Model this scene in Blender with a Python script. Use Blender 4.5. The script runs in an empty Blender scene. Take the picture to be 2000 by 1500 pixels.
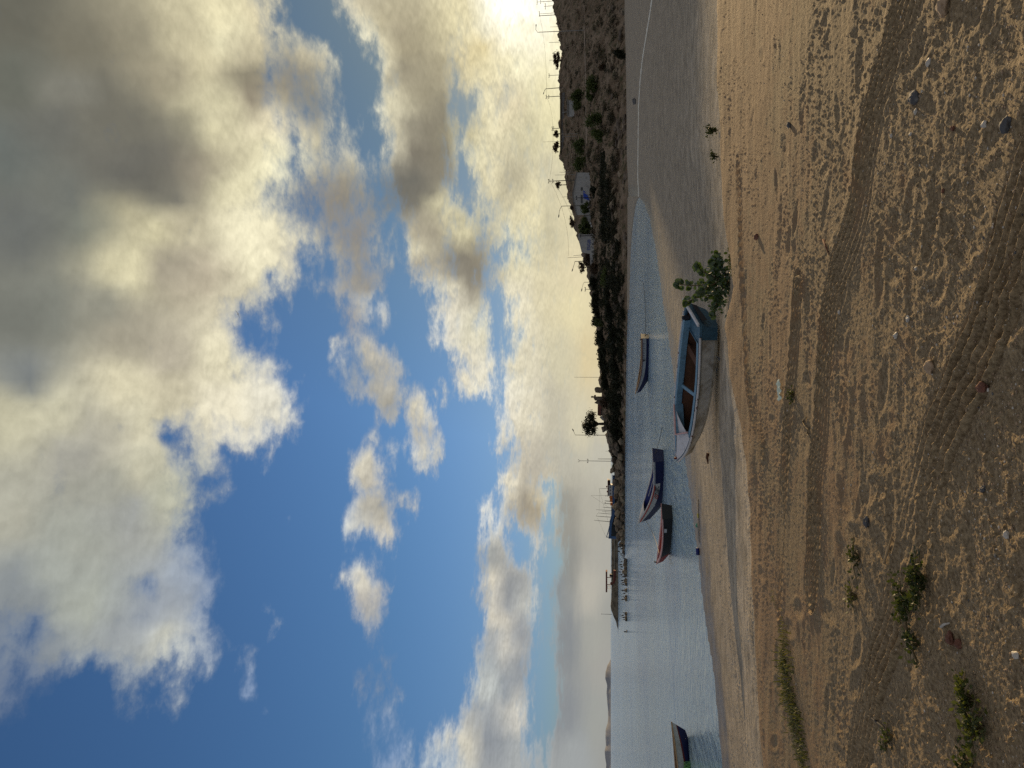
import bpy, bmesh, math, random
import numpy as np
from mathutils import Vector, Matrix, Quaternion, noise as mnoise

scene = bpy.context.scene
COL = scene.collection
R = math.radians
rng = random.Random(7)

# ------------------------------------------------------------------ camera
F_PX = 1502.0
PITCH = math.atan(192.0 / F_PX)
EYE = 3.0
CF = Vector((0, math.cos(PITCH), math.sin(PITCH)))
CU = Vector((0, -math.sin(PITCH), math.cos(PITCH)))
cam_data = bpy.data.cameras.new("camera")
cam = bpy.data.objects.new("camera", cam_data)
COL.objects.link(cam)
cam_data.sensor_fit = 'HORIZONTAL'
cam_data.sensor_width = 36.0
cam_data.lens = 36.0 * F_PX / 2000.0
cam_data.clip_end = 60000
cam_data.clip_start = 0.1
m = Matrix.Identity(4)
for i in range(3):
    m[i][0] = -CU[i]
    m[i][1] = (1, 0, 0)[i]
    m[i][2] = -CF[i]
    m[i][3] = (0, 0, EYE)[i]
cam.matrix_world = m
scene.camera = cam


def ray(x, y):
    """direction of the sight line through photo pixel (x, y) (photo is 2000x1500, lying on its side)"""
    u, v = 1500 - y, x
    return Vector(((u - 750) / F_PX, 0, 0)) + CF + CU * ((1000 - v) / F_PX)


def on_z(x, y, z):
    d = ray(x, y)
    t = (z - EYE) / d.z
    return Vector((d.x * t, d.y * t, z))


def at_d(x, y, dist):
    """point on the sight line at forward distance dist (metres along y)"""
    d = ray(x, y)
    t = dist / d.y
    return Vector((d.x * t, dist, EYE + d.z * t))


SUN_AZ, SUN_EL = R(33.0), R(5.5)

scene.view_settings.view_transform = 'Standard'
scene.view_settings.look = 'None'
scene.view_settings.gamma = 1.0
scene.view_settings.exposure = 0.0
scene.cycles.max_bounces = 6
scene.cycles.diffuse_bounces = 2
scene.cycles.glossy_bounces = 3
scene.cycles.transparent_max_bounces = 8
scene.cycles.use_adaptive_sampling = True
scene.cycles.adaptive_threshold = 0.01
scene.cycles.use_denoising = False
scene.cycles.caustics_reflective = False
scene.cycles.caustics_refractive = False


def lin(c):
    return tuple((v / 255.0 / 12.92) if v <= 10 else (((v / 255.0) + 0.055) / 1.055) ** 2.4 for v in c)


sun_data = bpy.data.lights.new("sun", 'SUN')
sun_data.energy = 5.0
sun_data.angle = R(0.4)
sun_data.color = (1.0, 0.72, 0.38)
sun = bpy.data.objects.new("sun", sun_data)
COL.objects.link(sun)
sd = Vector((math.sin(SUN_AZ) * math.cos(SUN_EL), math.cos(SUN_AZ) * math.cos(SUN_EL), math.sin(SUN_EL)))
sun.rotation_euler = sd.to_track_quat('Z', 'Y').to_euler()
sun.location = (30, 20, 40)
# ------------------------------------------------------------------ sky: Nishita + clouds, all in world azimuth / elevation
CLOUDS = [  # (edge softness, most density, outline)
 (75, 1.0, [(-80,-80),(535,-80),(540,0),(550,50),(542,100),(556,200),(570,250),(577,310),(562,350),(540,370),(572,400),(602,440),(602,480),
   (598,515),(588,545),(560,560),(552,590),(520,585),(543,612),(530,640),(482,622),(470,660),(500,700),(535,718),(552,740),(572,770),(579,800),
   (562,840),(530,868),(500,884),(462,872),(440,866),(432,920),(440,958),(405,905),(372,862),(352,870),(357,905),(390,950),(402,982),(382,1020),
   (377,1060),(402,1100),(442,1140),(432,1190),(422,1230),(432,1252),(410,1292),(370,1312),(332,1292),(322,1330),(332,1372),(300,1350),(262,1385),
   (200,1330),(150,1335),(100,1405),(60,1425),(20,1432),(-80,1445)]),
 (60, 0.72, [(545,70),(600,75),(640,100),(652,180),(658,260),(662,310),(682,270),(716,330),(736,400),(740,470),(742,560),(735,592),(700,604),(665,590),
   (650,560),(662,510),(640,480),(632,400),(604,410),(582,340),(560,240),(535,150)]),
 (32, 0.8, [(640,660),(655,720),(672,758),(690,795),(715,790),(736,784),(750,825),(784,820),(792,768),(780,704),(758,676),(722,650),(704,622),(690,600),(668,604),(682,640),(694,672),(672,690),(655,655)]),
 (34, 0.8, [(710,590),(730,584),(755,596),(766,618),(752,640),(735,638),(716,622)]),
 (34, 0.95, [(735,830),(713,874),(688,890),(669,918),(678,954),(697,960),(668,1021),(704,1028),(728,1050),(754,1084),(783,1056),(772,1007),(752,960),(750,864)]),
 (26, 0.8, [(666,1010),(672,1045),(682,1090),(700,1098),(694,1060),(690,1030)]),
 (36, 0.95, [(682,1086),(668,1122),(679,1162),(697,1219),(726,1236),(751,1226),(758,1140),(729,1122),(705,1097)]),
 (28, 0.55, [(735,1225),(752,1222),(760,1300),(748,1335)]),
 (28, 0.95, [(845,750),(816,762),(806,787),(803,832),(800,870),(816,918),(835,943),(854,906),(861,864),(845,819),(848,768)]),
 (18, 0.8, [(799,850),(794,900),(806,958),(812,950),(806,900)]),
 (26, 0.7, [(786,960),(780,1000),(800,1012),(818,990),(812,962)]),
 (40, 1.0, [(650,-80),(655,0),(666,30),(700,58),(722,92),(738,122),(747,165),(748,182),(735,200),(742,240),(757,262),(749,290),(750,340),(760,396),(772,412),
   (790,440),(797,475),(799,525),(819,557),(838,584),(858,560),(870,520),(890,470),(900,420),(890,360),(890,300),(894,200),(900,100),(920,-80)]),
 (34, 1.0, [(862,500),(864,557),(856,588),(842,618),(856,640),(842,658),(860,680),(893,692),(899,712),(884,736),(894,784),(922,776),(945,776),(966,782),(968,712),(957,672),(954,608),(950,560),(950,490),(945,440),(920,400),(885,400)]),
 (40, 0.86, [(885,-80),(880,60),(885,160),(912,190),(915,230),(895,260),(893,310),(920,330),(935,420),(950,470),(990,500),(1010,470),(1030,520),(1060,560),(1230,600),(1230,-80)]),
 (30, 0.9, [(963,520),(973,565),(992,584),(990,626),(1003,648),(990,688),(979,725),(977,770),(979,800),(975,828),(989,850),(1008,882),(989,910),(972,930),(974,962),(988,1008),(1003,1046),(1028,1043),(1045,1082),(1062,1074),
   (1066,1030),(1068,978),(1064,940),(1240,940),(1240,500),(1000,490)]),
 (20, 0.85, [(968,815),(965,850),(976,900),(984,905),(978,860),(976,820)]),
 (26, 1.0, [(934,975),(937,1070),(933,1116),(938,1176),(942,1220),(931,1268),(920,1304),(916,1358),(900,1392),(880,1423),(873,1464),(872,1580),(1040,1580),(1042,1494),(1032,1410),(1035,1320),(1042,1234),(1050,1134),(1043,1080),(1030,1095),(1006,1096),(1000,1060),(974,1034),(970,990),(955,970)]),
 (20, 0.85, [(847,1370),(841,1464),(846,1580),(872,1580),(866,1464),(855,1421)]),
 (24, 1.0, [(1070,900),(1086,960),(1089,1032),(1096,1104),(1076,1154),(1082,1196),(1078,1268),(1086,1340),(1086,1392),(1071,1440),(1050,1490),(1050,1580),(1260,1580),(1260,900)]),
 (22, 0.85, [(518,1174),(514,1200),(536,1238),(542,1220),(534,1190)]),
 (20, 0.6, [(484,1356),(498,1385),(518,1401),(514,1370),(500,1352)]),
 (18, 0.55, [(530,1030),(545,1035),(562,1016),(556,1010)]),
 (20, 0.5, [(486,1255),(480,1300),(488,1325),(498,1290)]),
 (60, 0.5, [(700,1320),(740,1380),(720,1470),(800,1580),(830,1540),(790,1440),(760,1340)]),
]
HOLES = [(95,930,22,55,0.5),(70,1005,18,60,0.4),(100,770,30,60,0.15),(270,1140,40,30,0.45),(345,815,22,26,0.4),(330,850,30,18,0.4),(395,790,14,40,0.3),
 (45,1230,45,55,0.3),(250,1210,40,40,0.2),(735,728,14,16,0.5),(690,720,24,34,0.25),(899,210,10,28,0.22),(930,205,9,26,0.22),(896,375,9,40,0.26),(912,370,10,36,0.15),(960,420,8,30,0.22),(985,180,7,30,0.22),(1040,470,7,40,0.25),(1062,330,6,40,0.2),(30,1340,60,90,0.32),(120,1350,70,60,0.3),(255,1330,60,50,0.28),(70,1225,50,60,0.2),(190,1270,40,40,0.18),(420,1170,50,60,0.25),(975,395,10,20,0.25),
 (912,625,8,20,0.3),(893,640,10,24,0.3),(1025,650,12,14,0.35),(1013,1062,11,32,0.6),(480,610,16,10,0.25),(510,650,20,26,0.3),(535,545,18,14,0.3),(985,460,10,22,0.3)]
CLOUD_TINTS = """790,250,150,142,120;820,300,126,119,103;810,350,116,113,102;830,380,123,118,104;780,370,116,114,104;840,260,138,130,109;860,300,138,130,107;800,130,158,148,121;840,120,172,161,127;790,60,173,161,129;920,520,130,123,108;880,520,138,131,114;910,545,148,140,121;
985,1180,148,153,158;1005,1300,144,151,158;990,1440,148,155,161;940,1400,158,164,168;960,1260,165,170,172;260,400,118,116,102;220,330,112,110,100;300,350,108,106,96;380,250,152,146,120;405,320,150,140,116;270,330,110,108,98;350,310,118,114,102;30,30,108,106,92;150,100,124,119,100;250,80,150,142,116;350,60,205,194,152;430,40,240,228,176;520,50,226,212,166;445,75,248,238,188;490,90,196,184,146;400,120,218,206,160;
100,250,112,112,103;200,200,117,114,100;280,250,117,114,100;330,150,165,155,125;400,200,212,202,158;432,200,238,228,178;470,150,140,132,108;480,190,150,138,115;540,240,242,228,184;530,310,252,244,196;500,300,235,224,176;440,300,200,190,150;
250,350,107,106,98;330,400,115,113,103;300,300,112,110,100;390,330,158,148,124;420,260,222,212,165;460,360,236,226,178;490,430,246,236,192;560,460,232,222,182;50,450,110,113,108;40,150,108,110,98;20,300,108,114,108;150,380,115,118,110;130,170,134,132,118;170,430,125,128,115;
240,410,205,195,150;300,450,215,205,158;350,430,205,194,156;250,520,226,216,168;330,520,168,158,134;400,540,195,182,152;450,600,215,205,170;500,500,248,238,194;570,500,222,212,178;100,600,130,132,120;50,740,124,130,130;200,600,150,148,130;250,650,170,162,138;40,620,120,122,112;
250,750,222,212,172;330,760,205,195,160;330,700,185,175,150;440,700,235,225,185;450,800,242,232,198;530,800,232,226,202;540,760,236,230,206;100,800,206,200,166;30,800,202,196,160;200,850,185,180,158;270,820,216,208,172;150,880,165,163,150;280,920,200,195,165;
200,960,165,165,150;330,960,190,190,165;250,1000,160,163,158;150,1050,165,168,155;100,1120,165,170,160;170,1180,170,175,162;50,1150,138,146,150;60,1250,130,141,152;230,1250,155,162,165;330,1250,214,214,196;190,1300,165,172,170;40,1350,115,130,152;300,1200,148,158,170;400,1140,150,165,185;10,1000,180,178,158;400,1230,170,180,190;
600,200,146,141,124;560,160,150,141,120;620,400,150,139,119;700,450,146,140,130;720,540,150,145,135;660,400,148,140,124;
700,70,252,242,198;740,150,252,242,198;720,110,248,236,190;670,20,240,228,188;760,30,190,178,140;700,0,195,184,150;800,80,170,158,122;850,60,200,188,145;900,50,236,222,168;820,180,160,150,120;860,230,140,132,110;770,200,215,205,165;743,205,252,244,205;742,235,252,244,205;755,265,245,235,195;760,260,195,185,150;770,160,165,154,124;800,300,130,122,105;770,340,120,117,107;752,300,235,226,190;
800,390,117,113,102;850,330,140,132,112;860,400,218,208,162;830,450,165,155,130;820,520,185,175,150;800,480,232,222,182;830,570,215,205,175;900,520,134,127,112;930,500,150,140,115;910,450,212,202,156;880,600,222,214,188;860,640,235,228,205;930,640,226,219,186;900,720,226,216,186;940,740,236,229,202;870,560,235,226,192;
900,20,232,218,164;940,40,256,248,210;980,5,290,285,262;1000,10,300,295,275;1020,5,290,286,262;1000,60,270,262,225;940,90,226,206,142;960,130,240,226,172;1010,130,254,244,196;1045,50,264,256,218;1060,10,275,268,240;1000,200,226,211,166;960,220,240,228,180;900,250,200,188,140;920,300,226,216,170;960,330,231,219,172;1000,350,190,180,145;
1040,250,216,206,160;1065,190,244,232,176;1040,400,236,223,172;1070,330,214,204,165;1100,430,226,213,166;1080,450,205,195,155;1000,480,231,221,176;1085,260,240,228,172;1090,100,262,252,205;
1000,600,236,226,191;1010,720,226,216,181;1000,760,236,229,202;1030,800,228,218,186;1010,900,200,190,165;990,940,236,226,196;1040,920,190,182,162;1020,980,160,150,130;1045,1000,168,154,126;1060,980,222,207,167;980,780,240,232,208;
1080,560,226,213,167;1120,600,236,221,167;1100,700,215,205,166;1150,700,226,206,152;1080,800,200,192,165;1130,820,215,205,170;1100,900,190,185,165;1170,900,195,190,170;1100,1000,155,152,140;1160,1000,180,175,158;1180,1100,175,172,160;1150,1150,185,180,165;1120,520,232,216,168;1170,780,222,206,162;
1110,1100,147,147,140;1110,1250,137,142,145;1110,1400,139,144,148;1160,1250,166,166,156;1165,1400,160,162,155;1180,1300,165,163,155;1120,1470,160,165,165;1090,1150,140,146,148;1200,1200,160,160,152;1200,1450,158,158,152;
950,1000,236,231,212;955,1100,150,155,155;960,1130,228,218,192;1000,1150,140,145,150;975,1200,226,216,191;990,1270,206,201,186;1020,1230,150,155,160;960,1290,170,178,180;950,1340,192,197,192;980,1350,145,153,160;1000,1400,212,207,192;960,1440,140,147,155;1010,1460,170,175,175;1045,1060,200,195,180;1030,1180,196,196,186;900,1440,216,209,186;855,1400,202,206,206;855,1480,186,196,200;940,1160,170,172,170;
650,690,216,213,196;690,720,150,155,155;760,740,185,180,165;770,790,170,165,150;720,660,200,190,165;735,610,206,206,196;690,630,165,155,140;
690,920,222,214,188;730,940,195,188,170;735,990,175,170,155;750,1060,216,206,181;675,1020,216,216,206;685,1070,190,200,205;690,1130,226,219,196;720,1170,185,180,170;740,1200,170,172,172;750,1300,135,145,160;
830,800,226,216,186;820,850,190,185,170;840,890,206,199,176;800,880,226,223,206;850,780,226,216,186;525,1205,200,205,205;500,1380,150,170,200;545,1020,150,170,200;760,1450,130,155,190"""

EL_LO, EL_HI, EL_POW = -1.5, 44.0, 0.72
AZ_LIM = 31.0
N_ROW, N_COL = 40, 64


def el_to_s(el):  # row coordinate
    return ((el - EL_LO) / (EL_HI - EL_LO)) ** EL_POW * (N_ROW - 1)


def poly_sdf(px, py, poly):
    inside = np.zeros(px.shape, bool)
    dmin = np.full(px.shape, 1e9)
    n = len(poly)
    for i in range(n):
        x0, y0 = poly[i]
        x1, y1 = poly[(i + 1) % n]
        dx, dy = x1 - x0, y1 - y0
        t = np.clip(((px - x0) * dx + (py - y0) * dy) / (dx * dx + dy * dy + 1e-9), 0, 1)
        dmin = np.minimum(dmin, np.hypot(px - x0 - t * dx, py - y0 - t * dy))
        cond = (y0 > py) != (y1 > py)
        xin = (x1 - x0) * (py - y0) / (y1 - y0 + 1e-12) + x0
        inside ^= cond & (px < xin)
    return np.where(inside, dmin, -dmin)


rows = EL_LO + (EL_HI - EL_LO) * (np.arange(N_ROW) / (N_ROW - 1)) ** (1 / EL_POW)
cols = np.linspace(-AZ_LIM, AZ_LIM, N_COL)
AZ, EL = np.meshgrid(np.radians(cols), np.radians(rows))
dx_, dy_, dz_ = np.sin(AZ) * np.cos(EL), np.cos(AZ) * np.cos(EL), np.sin(EL)
fw = dy_ * CF.y + dz_ * CF.z
PX = 1000 - F_PX * (dy_ * CU.y + dz_ * CU.z) / fw
PY = 1500 - (750 + F_PX * dx_ / fw)
dens = np.zeros(PX.shape)
for soft, top, poly in CLOUDS:
    d = np.clip(0.5 + poly_sdf(PX, PY, poly) / (2.0 * soft), 0, top)
    dens = np.maximum(dens, d)
for hx, hy, rx, ry, k in HOLES:
    dens -= k * np.exp(-((PX - hx) / rx) ** 2 - ((PY - hy) / ry) ** 2)
dens = np.clip(dens, 0, 1)
tp = np.array([[float(v) for v in s.split(',')] for s in CLOUD_TINTS.replace('\n', '').split(';') if s.strip()])
tc = np.array([lin(tuple(r[2:5])) for r in tp])
lum = (tc * (0.25, 0.6, 0.15)).sum(1, keepdims=True)
tc = lum + (tc - lum) * 0.80
# squash vertical distance near the horizon, where the clouds lie in flat bands
wx = np.where(PX > 1040, 2.2, np.where(PX > 900, 1.5, 1.0))
d2 = ((PX[..., None] - tp[:, 0]) * wx[..., None]) ** 2 + (PY[..., None] - tp[:, 1]) ** 2
w = 1.0 / (d2 + 300.0) ** 2.2
tint = (w[..., None] * tc).sum(2) / w.sum(2)[..., None]

world = bpy.data.worlds.new("World")
scene.world = world
world.use_nodes = True
nt = world.node_tree
nt.nodes.clear()
NN = nt.nodes.new
LK = nt.links.new


class NG:
    """small helper that strings shader nodes together in a node tree"""
    def __init__(self, nt):
        self.nt = nt

    def n(self, kind, **kw):
        nd = self.nt.nodes.new(kind)
        for k, v in kw.items():
            setattr(nd, k, v)
        return nd

    def put(self, sock, v):
        if isinstance(v, bpy.types.NodeSocket):
            self.nt.links.new(v, sock)
        elif v is not None:
            sock.default_value = v

    def math(self, op, a, b=None, c=None, clamp=False):
        nd = self.n('ShaderNodeMath', operation=op, use_clamp=clamp)
        for i, v in enumerate((a, b, c)):
            self.put(nd.inputs[i], v)
        return nd.outputs[0]

    def vmath(self, op, a, b=None, c=None, scale=None):
        nd = self.n('ShaderNodeVectorMath', operation=op)
        for i, v in enumerate((a, b, c)):
            if v is not None:
                self.put(nd.inputs[i], v)
        if scale is not None:
            self.put(nd.inputs['Scale'], scale)
        return nd.outputs['Value'] if op in ('DOT_PRODUCT', 'LENGTH', 'DISTANCE') else nd.outputs[0]

    def mixc(self, f, a, b, blend='MIX'):
        nd = self.n('ShaderNodeMix', data_type='RGBA', blend_type=blend)
        self.put(nd.inputs[0], f)
        self.put(nd.inputs[6], a)
        self.put(nd.inputs[7], b)
        return nd.outputs[2]

    def mixf(self, f, a, b):
        nd = self.n('ShaderNodeMix', data_type='FLOAT')
        self.put(nd.inputs[0], f)
        self.put(nd.inputs[2], a)
        self.put(nd.inputs[3], b)
        return nd.outputs[0]

    def mapr(self, v, a, b, c=0.0, d=1.0, smooth=False):
        nd = self.n('ShaderNodeMapRange', interpolation_type='SMOOTHSTEP' if smooth else 'LINEAR')
        self.put(nd.inputs[0], v)
        for i, q in enumerate((a, b, c, d)):
            self.put(nd.inputs[1 + i], q)
        return nd.outputs[0]

    def noise(self, vec, scale, detail=4.0, rough=0.5, dist=0.0, color=False, lac=2.0):
        nd = self.n('ShaderNodeTexNoise')
        self.put(nd.inputs['Vector'], vec)
        self.put(nd.inputs['Scale'], scale)
        self.put(nd.inputs['Detail'], detail)
        self.put(nd.inputs['Roughness'], rough)
        self.put(nd.inputs['Distortion'], dist)
        nd.inputs['Lacunarity'].default_value = lac
        return nd.outputs[1] if color else nd.outputs[0]

    def comb(self, x, y, z):
        nd = self.n('ShaderNodeCombineXYZ')
        for i, v in enumerate((x, y, z)):
            self.put(nd.inputs[i], v)
        return nd.outputs[0]

    def sep(self, v):
        nd = self.n('ShaderNodeSeparateXYZ')
        self.put(nd.inputs[0], v)
        return nd.outputs

    def ramp(self, f, stops, interp='LINEAR'):
        nd = self.n('ShaderNodeValToRGB')
        self.put(nd.inputs[0], f)
        cr = nd.color_ramp
        cr.interpolation = interp
        while len(cr.elements) < len(stops):
            cr.elements.new(0.5)
        for e, (p, c) in zip(cr.elements, stops):
            e.position = p
            e.color = c if len(c) == 4 else (*c, 1)
        return nd.outputs


g = NG(nt)
tcn = g.n('ShaderNodeTexCoord')
dirv = g.vmath('NORMALIZE', tcn.outputs['Generated'])
X, Y, Z = g.sep(dirv)
zpos = g.math('MAXIMUM', Z, 0.0)
den = g.math('ADD', zpos, 0.22)
P = g.comb(g.math('DIVIDE', X, den), g.math('DIVIDE', Y, den), 0.0)
# wandering of the outlines
warp = g.vmath('SUBTRACT', g.noise(P, 7.0, 6.0, 0.62, color=True), (0.5, 0.5, 0.5))
wX, wY, wZ = g.sep(warp)
az = g.math('ARCTAN2', X, Y)
el = g.math('ARCSINE', Z)
azd = g.math('ADD', g.math('MULTIPLY', az, 57.2958), g.math('MULTIPLY', wX, 1.7))
lowk = g.mapr(el, R(0), R(14), 0.35, 1.0)
eld = g.math('ADD', g.math('MULTIPLY', el, 57.2958), g.math('MULTIPLY', g.math('MULTIPLY', wY, 1.5), lowk))
t = g.math('MULTIPLY_ADD', azd, 1.0 / (2 * AZ_LIM), 0.5, clamp=True)
tA = g.math('MULTIPLY', t, 63.0 / 31.0)
tB = g.math('MULTIPLY_ADD', t, 63.0 / 31.0, -32.0 / 31.0)
# columns 0..31 sit in ramp A, 32..63 in ramp B; between 31 and 32 the two are blended
sel = g.math('MULTIPLY_ADD', t, 63.0, -31.0, clamp=True)
er = g.math('POWER', g.math('MULTIPLY_ADD', eld, 1.0 / (EL_HI - EL_LO), -EL_LO / (EL_HI - EL_LO), clamp=True), EL_POW)
srow = g.math('MULTIPLY', er, float(N_ROW - 1))
def row_group(r):
    """one row of cloud cover and tint along azimuth"""
    gt = bpy.data.node_groups.new("cloud_row", 'ShaderNodeTree')
    for nm in ('a', 'b', 'sel'):
        gt.interface.new_socket(nm, in_out='INPUT', socket_type='NodeSocketFloat')
    gt.interface.new_socket('tint', in_out='OUTPUT', socket_type='NodeSocketColor')
    gt.interface.new_socket('cover', in_out='OUTPUT', socket_type='NodeSocketFloat')
    q = NG(gt)
    gi, go = q.n('NodeGroupInput'), q.n('NodeGroupOutput')
    outs = []
    for half in (0, 1):
        nd = q.n('ShaderNodeValToRGB')
        els = nd.color_ramp.elements
        for c in range(30):
            els.new((c + 1) / 31.0)
        for c in range(32):
            els[c].position = c / 31.0
            k = half * 32 + c
            els[c].color = (tint[r, k, 0], tint[r, k, 1], tint[r, k, 2], dens[r, k])
        gt.links.new(gi.outputs[half], nd.inputs[0])
        outs.append(nd.outputs)
    gt.links.new(q.mixc(gi.outputs[2], outs[0][0], outs[1][0]), go.inputs[0])
    gt.links.new(q.mixf(gi.outputs[2], outs[0][1], outs[1][1]), go.inputs[1])
    return gt


acc_c = acc_a = None
row_groups = [row_group(r) for r in range(N_ROW)]
for r in range(N_ROW):
    nd = g.n('ShaderNodeGroup')
    nd.node_tree = row_groups[r]
    g.put(nd.inputs[2], sel)
    if acc_c is None:
        g.put(nd.inputs[0], tA)
        g.put(nd.inputs[1], tB)
        acc_c, acc_a = nd.outputs[0], nd.outputs[1]
    else:
        # the tiny term makes the rows evaluate one after another (keeps the shader within its stack)
        g.put(nd.inputs[0], g.math('MULTIPLY_ADD', acc_a, 1e-7, tA))
        g.put(nd.inputs[1], g.math('MULTIPLY_ADD', acc_a, 1e-7, tB))
        f = g.math('SUBTRACT', srow, float(r - 1), clamp=True)
        acc_c = g.mixc(f, acc_c, nd.outputs[0])
        acc_a = g.mixf(f, acc_a, nd.outputs[1])
# billows
P2 = g.vmath('ADD', P, g.vmath('SCALE', warp, scale=0.05))
n1 = g.noise(P2, 11.0, 9.0, 0.6)
sunP = (math.sin(SUN_AZ) / 0.33 , math.cos(SUN_AZ) / 0.33, 0)
off = Vector((0.55, -0.2, 0)) * 0.02
n1b = g.noise(g.vmath('ADD', P2, tuple(off)), 11.0, 5.0, 0.55)
n2 = g.noise(P, 28.0, 7.0, 0.62)
mixn = g.math('ADD', g.math('MULTIPLY', g.math('SUBTRACT', n1, 0.5), 0.95), g.math('MULTIPLY', g.math('SUBTRACT', n2, 0.5), 0.40))
dd = g.math('ADD', acc_a, mixn)
# beyond the picture: broken cloud all round
outside = g.mapr(g.math('ABSOLUTE', az), R(29.5), R(40), 0, 1, True)
n3 = g.noise(P, 2.2, 8.0, 0.6)
dd = g.mixf(outside, dd, g.math('ADD', n3, 0.05))
alpha = g.mapr(dd, 0.30, 0.88, 0.0, 1.0, True)
relief = g.math('SUBTRACT', n1, n1b)
# relief is soft in the thick dark undersides and in the haze near the horizon
soft_k = g.math('MULTIPLY', g.mapr(g.vmath('DOT_PRODUCT', acc_c, (0.33, 0.34, 0.33)), 0.18, 0.6, 0.3, 1.0), g.mapr(el, R(1.5), R(7), 0.14, 1.0))
shade = g.math('MULTIPLY', relief, 1.3)
shade = g.math('ADD', shade, g.math('MULTIPLY', g.math('SUBTRACT', n2, 0.5), 0.32))
shade = g.math('MULTIPLY_ADD', shade, soft_k, 0.97)
# thin lit rims
rim = g.math('MULTIPLY', g.mapr(dd, 0.46, 0.58, 0, 1, True), g.mapr(dd, 0.60, 0.78, 1, 0, True))
shade = g.math('ADD', shade, g.math('MULTIPLY', rim, 0.12))
cl = g.vmath('SCALE', acc_c, scale=shade)
cl_out = g.vmath('SCALE', g.vmath('ADD', (0.60, 0.53, 0.43), (0, 0, 0)), scale=g.mapr(n3, 0.35, 0.7, 1.4, 0.8))
cl = g.mixc(outside, cl, cl_out)
STR = 0.1
sky = g.n('ShaderNodeTexSky', sky_type='NISHITA')
sky.sun_disc = False
sky.sun_elevation = SUN_EL
sky.sun_rotation = SUN_AZ
sky.air_density = 1.0
sky.dust_density = 0.4
sky.ozone_density = 2.0
skyt = g.ramp(g.mapr(el, 0.0, R(45)), [(0.0, (0.75, 1.0, 1.9)), (0.12, (0.80, 1.03, 1.75)), (0.35, (0.80, 1.12, 1.65)), (1.0, (0.86, 1.22, 1.75))])
sund = g.vmath('DOT_PRODUCT', dirv, (math.sin(SUN_AZ) * math.cos(SUN_EL), math.cos(SUN_AZ) * math.cos(SUN_EL), math.sin(SUN_EL)))
veil = g.ramp(g.mapr(sund, 0.80, 1.0), [(0.0, (0.95, 0.95, 0.95)), (0.45, (0.80, 0.76, 0.70)), (0.8, (0.55, 0.52, 0.44)), (1.0, (0.45, 0.40, 0.30))])
skyc = g.mixc(1.0, g.mixc(1.0, sky.outputs[0], skyt[0], 'MULTIPLY'), veil[0], 'MULTIPLY')
cl10 = g.vmath('SCALE', cl, scale=1.0 / STR)
fin = g.mixc(alpha, skyc, cl10)
bg = g.n('ShaderNodeBackground')
bg.inputs['Strength'].default_value = STR
LK(fin, bg.inputs['Color'])
out = g.n('ShaderNodeOutputWorld')
LK(bg.outputs[0], out.inputs[0])
# ------------------------------------------------------------------ helpers: noise, meshes, materials
def _hash(ix, iy, seed):
    h = (ix.astype(np.int64) * 374761393 + iy.astype(np.int64) * 668265263 + seed * 1274126177) & 0xFFFFFFFF
    h = ((h ^ (h >> 13)) * 1274126177) & 0xFFFFFFFF
    return ((h ^ (h >> 16)) & 0xFFFF) / 65535.0


def vnoise(x, y, seed=0):
    ix, iy = np.floor(x), np.floor(y)
    fx, fy = x - ix, y - iy
    ux, uy = fx * fx * fx * (fx * (fx * 6 - 15) + 10), fy * fy * fy * (fy * (fy * 6 - 15) + 10)
    tot = 0.0
    for dx in (0, 1):
        for dy in (0, 1):
            a = _hash(ix + dx, iy + dy, seed) * 2 * np.pi
            gr = np.cos(a) * (fx - dx) + np.sin(a) * (fy - dy)
            tot = tot + gr * (ux if dx else 1 - ux) * (uy if dy else 1 - uy)
    return tot * 1.4


def fbm(x, y, octs=4, seed=0, gain=0.5):
    a, s = 1.0, 0.0
    for o in range(octs):
        s = s + a * vnoise(x, y, seed + o * 17)
        x, y, a = x * 2.03 + 11.3, y * 2.03 - 7.1, a * gain
    return s


def sstep(t):
    t = np.clip(t, 0, 1)
    return t * t * (3 - 2 * t)


def mesh_np(name, verts, faces_flat, loop_totals, mats=(), mat_idx=None, smooth=True, parent=None):
    me = bpy.data.meshes.new(name)
    verts = np.asarray(verts, dtype=np.float32)
    faces_flat = np.asarray(faces_flat, dtype=np.int32)
    loop_totals = np.asarray(loop_totals, dtype=np.int32)
    me.vertices.add(len(verts))
    me.vertices.foreach_set("co", verts.ravel())
    me.loops.add(len(faces_flat))
    me.loops.foreach_set("vertex_index", faces_flat)
    me.polygons.add(len(loop_totals))
    starts = np.concatenate([[0], np.cumsum(loop_totals)[:-1]]).astype(np.int32)
    me.polygons.foreach_set("loop_start", starts)
    me.polygons.foreach_set("loop_total", loop_totals)
    if mat_idx is not None:
        me.polygons.foreach_set("material_index", np.asarray(mat_idx, dtype=np.int32))
    me.polygons.foreach_set("use_smooth", np.full(len(loop_totals), smooth))
    me.update(calc_edges=True)
    me.validate()
    for mm in mats:
        me.materials.append(mm)
    ob = bpy.data.objects.new(name, me)
    COL.objects.link(ob)
    if parent is not None:
        ob.parent = parent
    return ob


def grid_np(name, V, mats, smooth=True, parent=None, wrap=False):
    """V: (rows, cols, 3) array"""
    r, c = V.shape[:2]
    idx = np.arange(r * c).reshape(r, c)
    if wrap:
        idx = np.concatenate([idx, idx[:, :1]], 1)
    q = np.stack([idx[:-1, :-1], idx[:-1, 1:], idx[1:, 1:], idx[1:, :-1]], -1).reshape(-1, 4)
    return mesh_np(name, V.reshape(-1, 3), q.ravel(), np.full(len(q), 4), mats, None, smooth, parent)


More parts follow.
